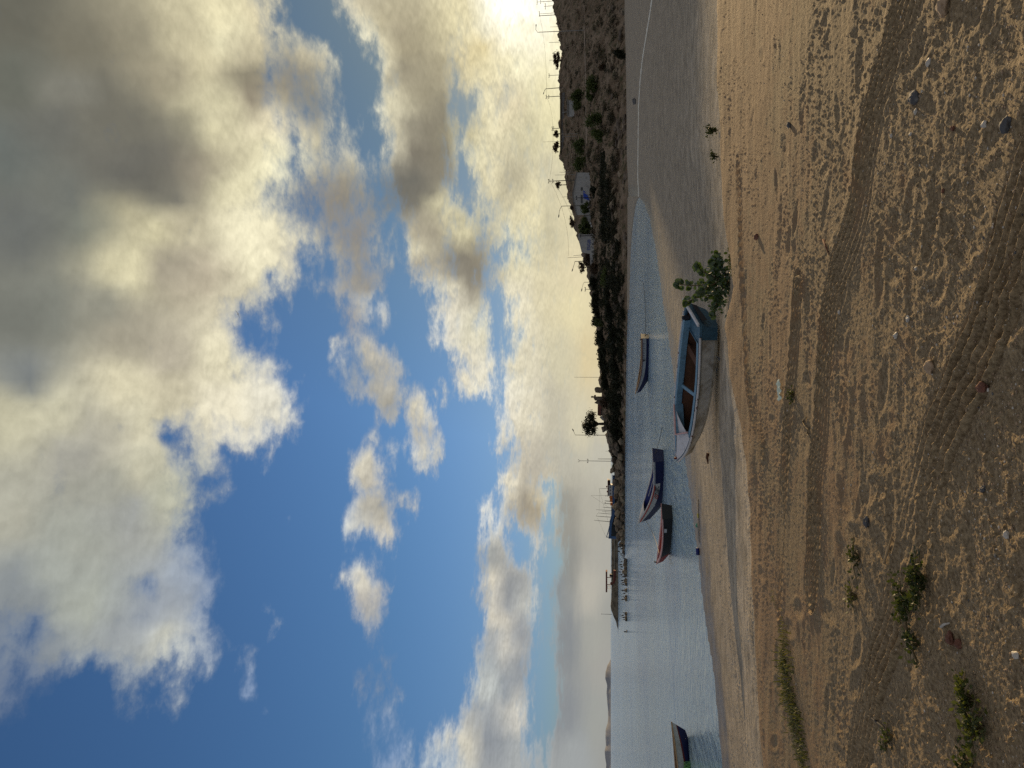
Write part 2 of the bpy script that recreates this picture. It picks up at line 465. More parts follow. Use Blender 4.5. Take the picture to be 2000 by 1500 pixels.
class MB:
    """collects shapes and links them as ONE mesh object"""
    def __init__(self):
        self.v, self.f, self.mi = [], [], []

    def add(self, verts, faces, mi=0):
        o = len(self.v)
        self.v += [tuple(p) for p in verts]
        self.f += [tuple(i + o for i in fc) for fc in faces]
        self.mi += [mi] * len(faces)
        return self

    def box(self, c, s, rot=None, mi=0):
        vs = []
        for sx in (-1, 1):
            for sy in (-1, 1):
                for sz in (-1, 1):
                    p = Vector((sx * s[0] / 2, sy * s[1] / 2, sz * s[2] / 2))
                    if rot is not None:
                        p = rot @ p
                    vs.append(Vector(c) + p)
        return self.add(vs, [(0, 1, 3, 2), (4, 6, 7, 5), (0, 4, 5, 1), (2, 3, 7, 6), (0, 2, 6, 4), (1, 5, 7, 3)], mi)

    def tube(self, pts, radii, n=8, mi=0, caps=True):
        pts = [Vector(p) for p in pts]
        if not hasattr(radii, '__len__'):
            radii = [radii] * len(pts)
        rings = []
        prev = None
        for i, p in enumerate(pts):
            a, b = pts[max(i - 1, 0)], pts[min(i + 1, len(pts) - 1)]
            d = (b - a)
            d = d.normalized() if d.length > 1e-9 else Vector((0, 0, 1))
            if prev is None:
                u = d.orthogonal().normalized()
            else:
                u = (prev - d * prev.dot(d))
                u = u.normalized() if u.length > 1e-6 else d.orthogonal().normalized()
            prev = u
            w_ = d.cross(u)
            rings.append([p + (u * math.cos(2 * math.pi * k / n) + w_ * math.sin(2 * math.pi * k / n)) * radii[i] for k in range(n)])
        vs = [q for r_ in rings for q in r_]
        fs = []
        for i in range(len(pts) - 1):
            for k in range(n):
                k2 = (k + 1) % n
                fs.append((i * n + k, i * n + k2, (i + 1) * n + k2, (i + 1) * n + k))
        if caps:
            fs.append(tuple(reversed(range(n))))
            fs.append(tuple(range((len(pts) - 1) * n, len(pts) * n)))
        return self.add(vs, fs, mi)

    def lathe(self, c, prof, n=12, mi=0):
        vs = [(c[0] + r_ * math.cos(2 * math.pi * k / n), c[1] + r_ * math.sin(2 * math.pi * k / n), c[2] + z_) for r_, z_ in prof for k in range(n)]
        fs = [(i * n + k, i * n + (k + 1) % n, (i + 1) * n + (k + 1) % n, (i + 1) * n + k) for i in range(len(prof) - 1) for k in range(n)]
        fs.append(tuple(reversed(range(n))))
        fs.append(tuple(range((len(prof) - 1) * n, len(prof) * n)))
        return self.add(vs, fs, mi)

    def rock(self, c, s, seed, sub=2, rough=0.35, mi=0):
        bm = bmesh.new()
        bmesh.ops.create_icosphere(bm, subdivisions=sub, radius=1.0)
        o = Vector((seed * 3.17, seed * 1.31, seed * 7.7))
        rq = random.Random(seed)
        cuts = [(Vector((rq.uniform(-1, 1), rq.uniform(-1, 1), rq.uniform(-1, 1))).normalized(), rq.uniform(0.62, 0.9)) for _ in range(9)]
        bm.verts.ensure_lookup_table()
        vs = []
        for v in bm.verts:
            p = v.co.copy()
            for nrm, dd_ in cuts:
                e = p.dot(nrm) - dd_
                if e > 0:
                    p -= nrm * e * 0.85
            p *= 1 + rough * mnoise.noise(p * 1.7 + o) + rough * 0.4 * mnoise.noise(p * 4.3 + o)
            vs.append((c[0] + p.x * s[0], c[1] + p.y * s[1], c[2] + p.z * s[2]))
        fs = [tuple(v.index for v in f.verts) for f in bm.faces]
        bm.free()
        return self.add(vs, fs, mi)

    def build(self, name, mats, parent=None, smooth=False, loc=None):
        if not isinstance(mats, (list, tuple)):
            mats = [mats]
        me = bpy.data.meshes.new(name)
        me.from_pydata(self.v, [], self.f)
        for mm in mats:
            me.materials.append(mm)
        me.polygons.foreach_set("material_index", self.mi)
        me.polygons.foreach_set("use_smooth", [smooth] * len(self.f))
        me.update()
        ob = bpy.data.objects.new(name, me)
        COL.objects.link(ob)
        if parent is not None:
            ob.parent = parent
        if loc is not None:
            ob.location = loc
        return ob


def tag(o, label, cat, group=None):
    o['label'] = label
    o['category'] = cat
    if group:
        o['group'] = group
    return o


def thing(name, label, cat, loc=(0, 0, 0), rz=0.0, group=None):
    o = bpy.data.objects.new(name, None)
    o.empty_display_size = 0.2
    COL.objects.link(o)
    o.location = loc
    o.rotation_euler = (0, 0, rz)
    return tag(o, label, cat, group)


def structure(o):
    o['kind'] = 'structure'
    return o


def dup(o, loc=None, rot=None, scale=None, label=None, group=None):
    def cp(src, par):
        c = src.copy()
        COL.objects.link(c)
        c.parent = par
        for ch in kids.get(src.name, ()):
            cp(ch, c)
        return c
    kids = {}
    for q in o.children_recursive:
        kids.setdefault(q.parent.name, []).append(q)
    c = cp(o, None)
    if loc is not None:
        c.location = loc
    if rot is not None:
        c.rotation_euler = rot
    if scale is not None:
        c.scale = scale
    if label:
        c['label'] = label
    if group:
        c['group'] = group
    return c


def material(name, color, rough=0.8, var=0.0, scale=6.0, color2=None, bump=0.0, bscale=20.0, spec=0.3, coord='Object', detail=5.0, thresh=None, metallic=0.0, transl=None):
    """plain surface: colour broken up by noise (second colour through a threshold, optional bump)"""
    mt = bpy.data.materials.new(name)
    mt.use_nodes = True
    t = mt.node_tree
    q = NG(t)
    bs = t.nodes['Principled BSDF']
    bs.inputs['Roughness'].default_value = rough
    bs.inputs['Specular IOR Level'].default_value = spec
    bs.inputs['Metallic'].default_value = metallic
    co = q.n('ShaderNodeTexCoord').outputs[coord]
    base = (*color, 1.0)
    ns = q.noise(co, scale, detail, 0.6)
    if color2 is not None:
        lo, hi = thresh or (0.42, 0.6)
        base = q.mixc(q.mapr(ns, lo, hi, 0, 1, True), (*color, 1.0), (*color2, 1.0))
    if var > 0:
        n2_ = q.noise(co, scale * 3.1, 4.0, 0.6)
        fct = q.mapr(n2_, 0.3, 0.7, 1 - var, 1 + var)
        base = q.vmath('SCALE', base if isinstance(base, bpy.types.NodeSocket) else base[:3], scale=fct)
    q.put(bs.inputs['Base Color'], base)
    if bump > 0:
        b = q.n('ShaderNodeBump')
        b.inputs['Strength'].default_value = 1.0
        b.inputs['Distance'].default_value = bump
        q.put(b.inputs['Height'], q.noise(co, bscale, 5.0, 0.6))
        t.links.new(b.outputs[0], bs.inputs['Normal'])
    if transl is not None:
        tr = q.n('ShaderNodeBsdfTranslucent')
        tr.inputs['Color'].default_value = (*transl, 1)
        mx = q.n('ShaderNodeMixShader')
        mx.inputs[0].default_value = 0.35
        t.links.new(bs.outputs[0], mx.inputs[1])
        t.links.new(tr.outputs[0], mx.inputs[2])
        t.links.new(mx.outputs[0], t.nodes['Material Output'].inputs[0])
    return mt
# ------------------------------------------------------------------ ground (terrace of dirt, beach), water, headland
def line_polar(pts, z):
    a, r = [], []
    for x, y in pts:
        p = on_z(x, y, z)
        a.append(math.atan2(p.x, p.y))
        r.append(math.hypot(p.x, p.y))
    o = np.argsort(a)
    return np.array(a)[o], np.array(r)[o]


ZT = 1.45
REL = 0.5
CREST = [(1398, -300), (1398, 0), (1402, 200), (1406, 320), (1412, 420), (1424, 500), (1430, 560), (1412, 640), (1424, 740), (1440, 800), (1455, 900), (1462, 1000),
         (1466, 1100), (1472, 1250), (1482, 1400), (1492, 1500), (1500, 1800)]
SHORE = [(1470, 2300), (1440, 1800), (1410, 1500), (1401, 1400), (1391, 1300), (1375, 1200), (1364, 1100), (1350, 990), (1338, 900), (1326, 820), (1313, 720), (1304, 650), (1295, 600), (1288, 540), (1279, 480), (1268, 425), (1257, 397), (1247, 385)]
UPPER = [(1229, 605), (1230.5, 520), (1232, 490), (1235, 450), (1238.5, 420), (1242, 400), (1247, 385)]
BASE = [(1221, 1110), (1222, 1060), (1222, 900), (1225, 700), (1228, 600), (1229, 400), (1228, 200), (1226, 100), (1222, 0), (1222, -400)]
cA, cR = line_polar(CREST, ZT)
sA, sR = line_polar(SHORE, 0.0)
uA, uR = line_polar(UPPER, 0.0)
bA, bR = line_polar(BASE, 0.0)
AZ_TIP = sA[-1]
AZ_IN = uA[0]

# tyre tracks: photo polylines projected on the terrace, half widths in metres
TRACKS = [([(1676, 1500), (1682, 1455), (1709, 1305), (1739, 1230), (1757, 1140), (1777, 1040), (1812, 930), (1835, 850), (1880, 755), (1925, 660), (1955, 570), (1985, 450), (2030, 300), (2080, 120), (2140, -100)], 0.17, 5),
          ([(1585, 1150), (1592, 1040), (1593, 930), (1606, 840), (1609, 750), (1614, 670), (1631, 550), (1655, 490), (1682, 410), (1700, 250), (1745, 110), (1785, -40)], 0.20, 6),
          ([(1520, 1180), (1524, 1080), (1530, 960), (1540, 820), (1552, 700), (1560, 560)], 0.16, 4),
          ([(1440, 330), (1446, 420), (1452, 520), (1456, 640), (1462, 760), (1490, 880)], 0.16, 3)]


def track_height(x, y):
    h = np.zeros_like(x)
    for pts, hw, ng in TRACKS:
        P_ = [on_z(px, py, ZT) for px, py in pts]
        # smooth the polyline
        for _ in range(2):
            Q_ = [P_[0]]
            for a, b in zip(P_[:-1], P_[1:]):
                Q_ += [a.lerp(b, 0.25), a.lerp(b, 0.75)]
            P_ = Q_ + [P_[-1]]
        best = np.full(x.shape, 9.0)
        sd_ = np.zeros_like(x)
        al = np.zeros_like(x)
        run = 0.0
        for a, b in zip(P_[:-1], P_[1:]):
            dx, dy = b.x - a.x, b.y - a.y
            L2 = dx * dx + dy * dy
            t = np.clip(((x - a.x) * dx + (y - a.y) * dy) / L2, 0, 1)
            ex, ey = x - a.x - t * dx, y - a.y - t * dy
            d = np.hypot(ex, ey)
            s_ = np.sign(ex * dy - ey * dx) * d
            mk = d < best
            best = np.where(mk, d, best)
            sd_ = np.where(mk, s_, sd_)
            al = np.where(mk, run + t * math.sqrt(L2), al)
            run += math.sqrt(L2)
        inb = sstep((hw * 1.12 - best) / (hw * 0.2))
        worn = np.clip(0.65 + 1.1 * vnoise(al * 0.8, sd_ * 2 + ng, 91), 0.1, 1)
        tread = 0.026 * np.cos(sd_ / hw * np.pi * ng) * (0.85 + 0.3 * vnoise(al * 5.0, sd_ * 14, 92)) + 0.004 * vnoise(al * 14, sd_ * 30, 93)
        h = h + inb * worn * (tread - 0.002) + 0.006 * worn * np.exp(-((best - hw * 1.25) / 0.06) ** 2)
    return h


# shallow foot prints and scuffs on the terrace
_fr = np.random.RandomState(11)
FOOT = []
for _ in range(260):
    rr = 3.0 / (1 - _fr.rand() * 0.74)
    aa = _fr.uniform(-0.55, 0.55)
    FOOT.append((rr * math.sin(aa), rr * math.cos(aa), _fr.uniform(0, 6.28), _fr.uniform(0.6, 1.2)))


def ground_z(x, y, detail=True):
    r = np.hypot(x, y)
    a = np.arctan2(x, y)
    wob = 0.12 * vnoise(x * 0.9, y * 0.9, 3) + 0.10 * vnoise(x * 2.7, y * 2.7, 4)
    rc = np.interp(a, cA, cR) + wob
    rs = np.where(a <= AZ_TIP, np.interp(a, sA, sR), np.interp(a, bA, bR))
    kt = sstep((a - AZ_TIP) / 0.14)
    rs = np.where(a <= AZ_TIP, rs, sR[-1] + (rs - sR[-1]) * kt)
    zs = np.where(a <= AZ_TIP, 0.0, 0.22 * sstep((a - AZ_TIP) / 0.06))
    rs = rs + 0.12 * vnoise(x * 0.5, y * 0.5, 8) * np.clip(rs / 25, 0.3, 2)
    scarp = np.interp(a, [-0.6, -0.3, -0.08, 0.05, 0.6], [0.06, 0.08, 0.22, 0.42, 0.48])
    z1 = ZT - scarp
    rsh = 30.0 * (1 - np.exp(-rs / 30.0)) * 1.35
    t1 = np.clip((r - rc) / np.maximum(rsh - rc, 1), 0, 1)
    t = np.clip((r - rc) / np.maximum(rs - rc, 1), 0, 1)
    low = 0.16
    zb = zs + low * (1 - t) + np.maximum(z1 - low - zs, 0) * (1 - t1) ** 1.25
    under = -0.10 * np.clip(r - rs, 0, 18) * np.where(a <= AZ_TIP, 1, 0)
    # the sand flat beyond the inlet
    ru = np.where((a > AZ_IN) & (a <= AZ_TIP), np.interp(a, uA, uR), 1e6)
    back = sstep((r - ru + 4) / 4.0)
    zb = np.where(r < rs, zb, zs + under)
    zb = zb * (1 - back) + np.where(zb < 0.12, 0.12, zb) * back
    k = sstep((r - rc + 0.15) / 0.75)
    z = ZT * (1 - k) + np.minimum(zb, ZT) * k
    z = z + 0.018 * np.exp(-((r - rc + 0.45) / 0.5) ** 2) * (0.6 + fbm(x * 1.1, y * 1.1, 2, 5))
    zone = sstep((r - rc + 0.05 + 0.35 * vnoise(x * 1.6, y * 1.6, 9)) / 0.7)
    if detail:
        land = sstep((z + 0.05) / 0.2)
        amp = (1 - zone) * 1.0 + zone * 1.3
        far = np.clip(1 - (r - 20) / 60, 0.15, 1)
        ter = 1 - zone
        big = 0.012 * fbm(x * 0.7, y * 0.7, 3, 21)
        mid = 0.0036 * fbm(x * 2.6, y * 2.6, 3, 31, 0.55)
        bil = 0.0022 * fbm(x * 6.0, y * 6.0, 3, 41, 0.6)
        fine = 0.0030 * fbm(x * 19, y * 19, 3, 51, 0.65)
        vx, vy = x + 0.02 * vnoise(x * 9, y * 9, 81), y + 0.02 * vnoise(x * 9, y * 9, 82)
        pat = 0.25 + 1.3 * sstep((fbm(x * 1.9, y * 1.9, 3, 83) + 0.35) / 0.7)
        grit = pat * 0.0050 * np.maximum(vnoise(vx * 52, vy * 52, 61), 0.05) + 0.0022 * vnoise(x * 90, y * 90, 62)
        clod = (1.4 - 0.8 * pat) * 0.010 * sstep((vnoise(vx * 27, vy * 27, 66) + 0.3 * vnoise(x * 70, y * 70, 67) - 0.30) / 0.2)
        streak = 0.009 * fbm(x * 1.1 + 0.4 * y, y * 5.5, 3, 47, 0.6)
        soft = sstep((fbm(x * 0.35, y * 0.35, 2, 71) + 0.25) / 0.6)  # patches of loose gravel and of smooth sand
        z = z + REL * land * amp * far * (big + streak + mid * (0.7 + 0.5 * soft) + bil + fine * (0.7 + 0.7 * soft) + (grit + clod) * (0.5 + 0.9 * soft))
        fz = np.zeros_like(z)
        for fx, fy, fa, fs in FOOT:
            m_ = (np.abs(x - fx) < 0.4) & (np.abs(y - fy) < 0.4)
            if not m_.any():
                continue
            ex, ey = x[m_] - fx, y[m_] - fy
            lx, ly = ex * math.cos(fa) + ey * math.sin(fa), -ex * math.sin(fa) + ey * math.cos(fa)
            e = np.sqrt((lx / (0.14 * fs)) ** 2 + (ly / (0.06 * fs)) ** 2)
            fz[m_] += -0.011 * fs * np.exp(-e ** 3) + 0.006 * fs * np.exp(-((e - 1.35) / 0.35) ** 2)
        z = z + 0.6 * fz * (0.4 + 0.6 * ter) * land
        near = (r < 16)
        if near.any():
            th = track_height(x[near], y[near])
            z[near] += th * ter[near]
    return z, zone


az_f = np.radians(np.concatenate([np.linspace(-180, -46, 36), np.linspace(-44, -30, 60), np.linspace(-29.6, 29.6, 860), np.linspace(30, 44, 60), np.linspace(46, 180, 36)]))
r_f = np.concatenate([np.linspace(0.3, 2.5, 12), 1.0 / np.linspace(1 / 2.6, 1 / 24.0, 560), np.geomspace(24.3, 170, 110)])
AA, RR = np.meshgrid(az_f, r_f)
GX, GY = RR * np.sin(AA), RR * np.cos(AA)
GZ, ZONE = ground_z(GX.ravel(), GY.ravel())
GZ = GZ.reshape(GX.shape)
behind = (np.abs(AA) > R(75))
GZ = np.where(behind, np.maximum(GZ, ZT - 0.02), GZ)


def ground_at(x, y):
    z, _ = ground_z(np.array([float(x)]), np.array([float(y)]))
    return float(z[0])


def on_ground(px, py, it=6):
    """where the sight line through a photo pixel meets the ground"""
    z = 1.0
    p = on_z(px, py, z)
    for _ in range(it * 3):
        z = 0.5 * z + 0.5 * ground_at(p.x, p.y)
        p = on_z(px, py, z)
    p.z = ground_at(p.x, p.y)
    return p


def ground_material():
    mt = bpy.data.materials.new("sand_and_dirt")
    mt.use_nodes = True
    t = mt.node_tree
    q = NG(t)
    bs = t.nodes['Principled BSDF']
    bs.inputs['Roughness'].default_value = 0.9
    bs.inputs['Specular IOR Level'].default_value = 0.25
    co = q.n('ShaderNodeTexCoord').outputs['Object']
    zone = q.n('ShaderNodeAttribute', attribute_name='zone').outputs['Fac']
    wet = q.n('ShaderNodeAttribute', attribute_name='wet').outputs['Fac']
    patch = q.noise(co, 0.55, 5.0, 0.6)
    n_mid = q.noise(co, 5.0, 6.0, 0.62)
    n_fine = q.noise(co, 42.0, 4.0, 0.7)
    n_grain = q.noise(co, 140.0, 2.0, 0.6)
    sand = q.mixc(q.mapr(n_mid, 0.35, 0.65), (0.222, 0.142, 0.073, 1), (0.305, 0.203, 0.110, 1))
    gravel = q.mixc(q.mapr(n_fine, 0.36, 0.64), (0.13, 0.091, 0.046, 1), (0.335, 0.247, 0.138, 1))
    near = q.mapr(q.vmath('LENGTH', co), 3.0, 9.5, 0.34, 0.0)
    gmask = q.mapr(q.math('ADD', q.math('ADD', patch, near), q.math('MULTIPLY', q.math('SUBTRACT', n_mid, 0.5), 0.7)), 0.52, 0.70, 0, 1, True)
    ter = q.mixc(gmask, sand, gravel)
    # dark damp grains and pale shell grit
    ter = q.mixc(q.math('MULTIPLY', q.mapr(n_grain, 0.62, 0.72), 0.55), ter, (0.07, 0.05, 0.035, 1))
    ter = q.mixc(q.math('MULTIPLY', q.mapr(q.noise(co, 75.0, 2.0, 0.5), 0.69, 0.73), 0.55), ter, (0.66, 0.58, 0.46, 1))
    b_n = q.noise(co, 1.3, 6.0, 0.65)
    beach = q.mixc(q.mapr(b_n, 0.38, 0.62), (0.32, 0.265, 0.185, 1), (0.50, 0.42, 0.305, 1))
    hz = q.sep(co)[2]
    beach = q.mixc(q.math('MULTIPLY', q.mapr(q.math('ADD', hz, q.math('MULTIPLY', q.math('SUBTRACT', q.noise(co, 0.35, 5.0, 0.6), 0.5), 0.5)), 0.80, 0.45, 0, 1, True), 0.40), beach, (0.23, 0.19, 0.138, 1))
    beach = q.mixc(q.math('MULTIPLY', q.mapr(q.noise(co, 2.2, 6.0, 0.7), 0.48, 0.62), 0.55), beach, (0.14, 0.115, 0.08, 1))
    beach = q.mixc(q.math('MULTIPLY', q.mapr(q.noise(co, 9.0, 5.0, 0.7), 0.54, 0.66), 0.7), beach, (0.12, 0.10, 0.075, 1))
    beach = q.mixc(q.math('MULTIPLY', q.mapr(q.noise(co, 22.0, 4.0, 0.7), 0.60, 0.68), 0.6), beach, (0.10, 0.08, 0.06, 1))
    colr = q.mixc(zone, ter, beach)
    colr = q.mixc(q.math('MULTIPLY', wet, 0.6), colr, (0.085, 0.072, 0.055, 1))
    q.put(bs.inputs['Base Color'], colr)
    q.put(bs.inputs['Roughness'], q.mapr(wet, 0, 1, 0.92, 0.45))
    b = q.n('ShaderNodeBump')
    b.inputs['Distance'].default_value = 0.008
    b.inputs['Strength'].default_value = 1.0
    q.put(b.inputs['Height'], q.math('ADD', q.math('MULTIPLY', n_fine, 1.0), q.math('MULTIPLY', n_grain, 0.4)))
    t.links.new(b.outputs[0], bs.inputs['Normal'])
    return mt


ground = structure(grid_np("ground", np.stack([GX, GY, GZ], -1)[:, ::-1], [ground_material()]))
zone_a = ZONE.reshape(GX.shape)[:, ::-1].ravel()
at_ = ground.data.attributes.new("zone", 'FLOAT', 'POINT')
at_.data.foreach_set("value", zone_a.astype(np.float32))
wz = GZ[:, ::-1].ravel()
xx, yy = GX[:, ::-1].ravel(), GY[:, ::-1].ravel()
aa_ = np.arctan2(xx, yy)
wet = sstep((0.05 - wz + 0.02 * vnoise(xx * 1.2, yy * 1.2, 77)) / 0.05) * (aa_ < AZ_TIP + 0.02)
at_ = ground.data.attributes.new("wet", 'FLOAT', 'POINT')
at_.data.foreach_set("value", wet.astype(np.float32))


def water_material():
    mt = bpy.data.materials.new("sea_water")
    mt.use_nodes = True
    t = mt.node_tree
    q = NG(t)
    bs = t.nodes['Principled BSDF']
    bs.inputs['Base Color'].default_value = (0.24, 0.36, 0.43, 1)
    bs.inputs['Roughness'].default_value = 0.08
    bs.inputs['IOR'].default_value = 1.9
    bs.inputs['Specular IOR Level'].default_value = 0.5
    co = q.n('ShaderNodeTexCoord').outputs['Object']
    mp = q.n('ShaderNodeMapping')
    mp.inputs['Rotation'].default_value = (0, 0, R(20))
    mp.inputs['Scale'].default_value = (0.8, 1.25, 1.0)
    t.links.new(co, mp.inputs[0])
    v = mp.outputs[0]
    dist = q.vmath('LENGTH', co)
    mp2 = q.n('ShaderNodeMapping')
    mp2.inputs['Scale'].default_value = (2.4, 0.55, 1.0)
    t.links.new(co, mp2.inputs[0])
    h = q.math('ADD', q.math('MULTIPLY', q.noise(v, 0.45, 3.0, 0.5), 0.25), q.math('MULTIPLY', q.noise(v, 1.7, 5.0, 0.66), 0.30))
    h = q.math('ADD', h, q.math('MULTIPLY', q.noise(mp2.outputs[0], 1.0, 4.0, 0.6), 0.40))
    calm = q.mapr(q.noise(co, 0.045, 4.0, 0.55), 0.35, 0.65, 0.55, 1.25)
    b = q.n('ShaderNodeBump')
    b.inputs['Strength'].default_value = 1.0
    q.put(b.inputs['Distance'], q.math('MULTIPLY', calm, WAVE))
    q.put(b.inputs['Height'], h)
    t.links.new(b.outputs[0], bs.inputs['Normal'])
    return mt


WAVE = 0.95
W_ = 8000.0
mb = MB()
mb.add([(-W_, -W_, 0), (W_, -W_, 0), (W_, W_, 0), (-W_, W_, 0)], [(0, 1, 2, 3)])
water = structure(mb.build("water", water_material()))

# thin pale line of dried foam lying across the right-hand sand flat
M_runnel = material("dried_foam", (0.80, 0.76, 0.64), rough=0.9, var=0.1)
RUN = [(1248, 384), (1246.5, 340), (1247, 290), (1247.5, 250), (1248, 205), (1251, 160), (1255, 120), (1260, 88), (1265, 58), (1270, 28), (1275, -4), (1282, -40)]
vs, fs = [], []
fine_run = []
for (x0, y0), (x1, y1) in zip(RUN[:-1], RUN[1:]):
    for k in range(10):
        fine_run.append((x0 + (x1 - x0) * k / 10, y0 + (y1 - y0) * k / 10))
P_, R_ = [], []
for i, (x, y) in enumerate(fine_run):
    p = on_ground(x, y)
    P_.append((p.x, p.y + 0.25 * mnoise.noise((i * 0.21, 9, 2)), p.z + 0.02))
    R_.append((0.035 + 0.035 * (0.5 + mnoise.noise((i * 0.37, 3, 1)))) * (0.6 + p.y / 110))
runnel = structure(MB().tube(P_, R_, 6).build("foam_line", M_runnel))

# ---- headland
HY = np.array([-700, -300, -60, 0, 60, 100, 140, 300, 400, 480, 560, 640, 700, 760, 800, 850, 900, 950, 1060, 1100], float)
H_SKY = np.array([1040, 1046, 1064, 1078, 1090, 1097, 1092, 1096, 1112, 1133, 1152, 1166, 1170, 1172, 1176, 1185, 1197, 1205, 1217, 1222], float)
H_SKD = np.array([82, 82, 80, 80, 80, 80, 78, 75, 68, 58, 46, 34, 27, 24, 22, 18, 15, 12, 5, 3], float)
H_MID = np.array([1146, 1146, 1146, 1146, 1146, 1147, 1148, 1150, 1156, 1162, 1172, 1182, 1186, 1189, 1192, 1196, 1203, 1208, 1218, 1222], float)
H_MDD = np.array([38, 38, 38, 38, 38, 38, 38, 36, 32, 28, 24, 18, 15, 13, 12, 10, 9, 8, 3.5, 2], float)
H_RK = np.array([1188, 1188, 1188, 1188, 1188, 1188, 1188, 1188, 1189, 1190, 1193, 1198, 1201, 1203, 1205, 1208, 1210, 1213, 1220, 1223], float)
H_RKD = np.array([10, 10, 10, 10, 10, 10, 10, 10, 10, 9.5, 9, 8, 7, 6.5, 6, 5, 4.5, 4, 2, 1], float)


# out of the picture on the right the ridge climbs until it just hides the low sun from the beach (not from the terrace)
HY = np.concatenate([[-700, -300, -175, -150, -129, -85, -14], HY[3:]])
_rz = [23.5, 23.5, 23.6, 24.0, 22.5, 19.3, 18.75]
H_SKY = np.concatenate([[1192 - (z_ - EYE) / 208.0 * F_PX for z_ in _rz], H_SKY[3:]])
for nm_ in ('H_SKD', 'H_MID', 'H_MDD', 'H_RK', 'H_RKD'):
    a_ = globals()[nm_]
    globals()[nm_] = np.concatenate([[a_[0]] * 7, a_[3:]])


def head_profile(y):
    xb = np.interp(-y, [-p[1] for p in BASE][::1], [p[0] for p in BASE]) if False else float(np.interp(y, [p[1] for p in BASE][::-1], [p[0] for p in BASE][::-1]))
    d0 = on_z(xb, y, -0.15).y
    rk = (float(np.interp(y, HY, H_RK)), float(np.interp(y, HY, H_RKD)))
    md = (float(np.interp(y, HY, H_MID)), float(np.interp(y, HY, H_MDD)))
    sk = (float(np.interp(y, HY, H_SKY)), float(np.interp(y, HY, H_SKD)))
    led = (rk[0] - 2.0, rk[1] + max(0.4, 0.2 * md[1]))
    road = (md[0] - 2.5, md[1] + 0.12 * (sk[1] - md[1]) + 0.2)
    prof = [(xb + 0.6, -1.0), (xb, 0.0), rk, led, md, road, sk]
    return d0, prof


def head_point(x, y):
    """point of the headland surface seen at photo pixel (x, y)"""
    d0, prof = head_profile(y)
    xs = [p[0] for p in prof][::-1]
    dsn = [p[1] for p in prof][::-1]
    return at_d(x, y, d0 + float(np.interp(x, xs, dsn)))


ys_ = np.concatenate([np.linspace(-700, -164, 40), np.arange(-160, -9, 3.0), np.arange(-8, 1102, 3.0)])
Vh = []
for y in ys_:
    d0, prof = head_profile(y)
    colv = []
    for (xa, da), (xb_, db) in zip(prof[:-1], prof[1:]):
        nn = 10
        for k in range(nn):
            tt = k / nn
            colv.append(at_d(xa + (xb_ - xa) * tt, y, d0 + da + (db - da) * tt))
    x_s, d_s = prof[-1]
    ps = at_d(x_s, y, d0 + d_s)
    colv.append(ps)
    for dd_, dz in ((8, -0.4), (20, -2.0), (45, -6.0), (80, -20.0)):
        colv.append(Vector((ps.x * (1 + dd_ / ps.y), ps.y + dd_, ps.z + dz)))
    Vh.append(colv)
Vh = np.array([[tuple(p) for p in c] for c in Vh])
hx_, hy_ = Vh[..., 0], Vh[..., 1]
bump_ = 0.55 * fbm(hx_ * 0.22, hy_ * 0.22, 4, 101, 0.6) + 0.22 * fbm(hx_ * 1.1, hy_ * 1.1, 3, 121, 0.6)
edge_w = np.ones(Vh.shape[1])
edge_w[:12] = 0.5
Vh[..., 2] += bump_ * edge_w[None, :] * np.clip(Vh[..., 2] / 2.5, 0.15, 1) * np.where(ys_ < 2, 0.25, 1.0)[:, None]
M_hill = bpy.data.materials.new("dry_scrub_earth")
M_hill.use_nodes = True
q = NG(M_hill.node_tree)
bs = M_hill.node_tree.nodes['Principled BSDF']
bs.inputs['Roughness'].default_value = 0.95
bs.inputs['Specular IOR Level'].default_value = 0.1
co = q.n('ShaderNodeTexCoord').outputs['Object']
e1 = q.mixc(q.mapr(q.noise(co, 0.25, 6.0, 0.65), 0.4, 0.6), (0.16, 0.112, 0.07, 1), (0.26, 0.195, 0.13, 1))
e1 = q.mixc(q.mapr(q.noise(co, 0.6, 6.0, 0.7), 0.50, 0.62), e1, (0.07, 0.065, 0.03, 1))
e1 = q.mixc(q.mapr(q.noise(co, 2.5, 5.0, 0.7), 0.56, 0.66), e1, (0.06, 0.048, 0.03, 1))
q.put(bs.inputs['Base Color'], e1)
b = q.n('ShaderNodeBump')
b.inputs['Distance'].default_value = 0.25
q.put(b.inputs['Height'], q.noise(co, 2.6, 6.0, 0.75))
M_hill.node_tree.links.new(b.outputs[0], bs.inputs['Normal'])
headland = structure(grid_np("hill", Vh, [M_hill]))

# ------------------------------------------------------------------ boats
M_white = material("weathered_white_paint", (0.46, 0.445, 0.41), rough=0.6, var=0.10, scale=3.0, color2=(0.30, 0.28, 0.24), thresh=(0.52, 0.72), bump=0.003, bscale=30)
M_bluewhite = material("grey_white_paint", (0.36, 0.36, 0.36), rough=0.55, var=0.10, scale=2.0, color2=(0.27, 0.265, 0.25), thresh=(0.5, 0.7))
M_navy = material("navy_paint", (0.007, 0.011, 0.055), rough=0.45, var=0.2, scale=3.0)
M_blue = material("bright_blue_paint", (0.012, 0.021, 0.13), rough=0.45, var=0.2, scale=3.0)
M_teal = material("sun_faded_blue_paint", (0.050, 0.118, 0.170), rough=0.6, var=0.25, scale=4.0, color2=(0.03, 0.07, 0.11), thresh=(0.5, 0.75), bump=0.002, bscale=40)
M_sky = material("pale_blue_paint", (0.13, 0.245, 0.33), rough=0.6, var=0.2, scale=5.0, color2=(0.07, 0.14, 0.20), thresh=(0.55, 0.75))
M_red = material("red_paint", (0.30, 0.035, 0.022), rough=0.55, var=0.2, scale=4.0)
M_maroon = material("dark_red_paint", (0.13, 0.022, 0.02), rough=0.6, var=0.2, scale=4.0)
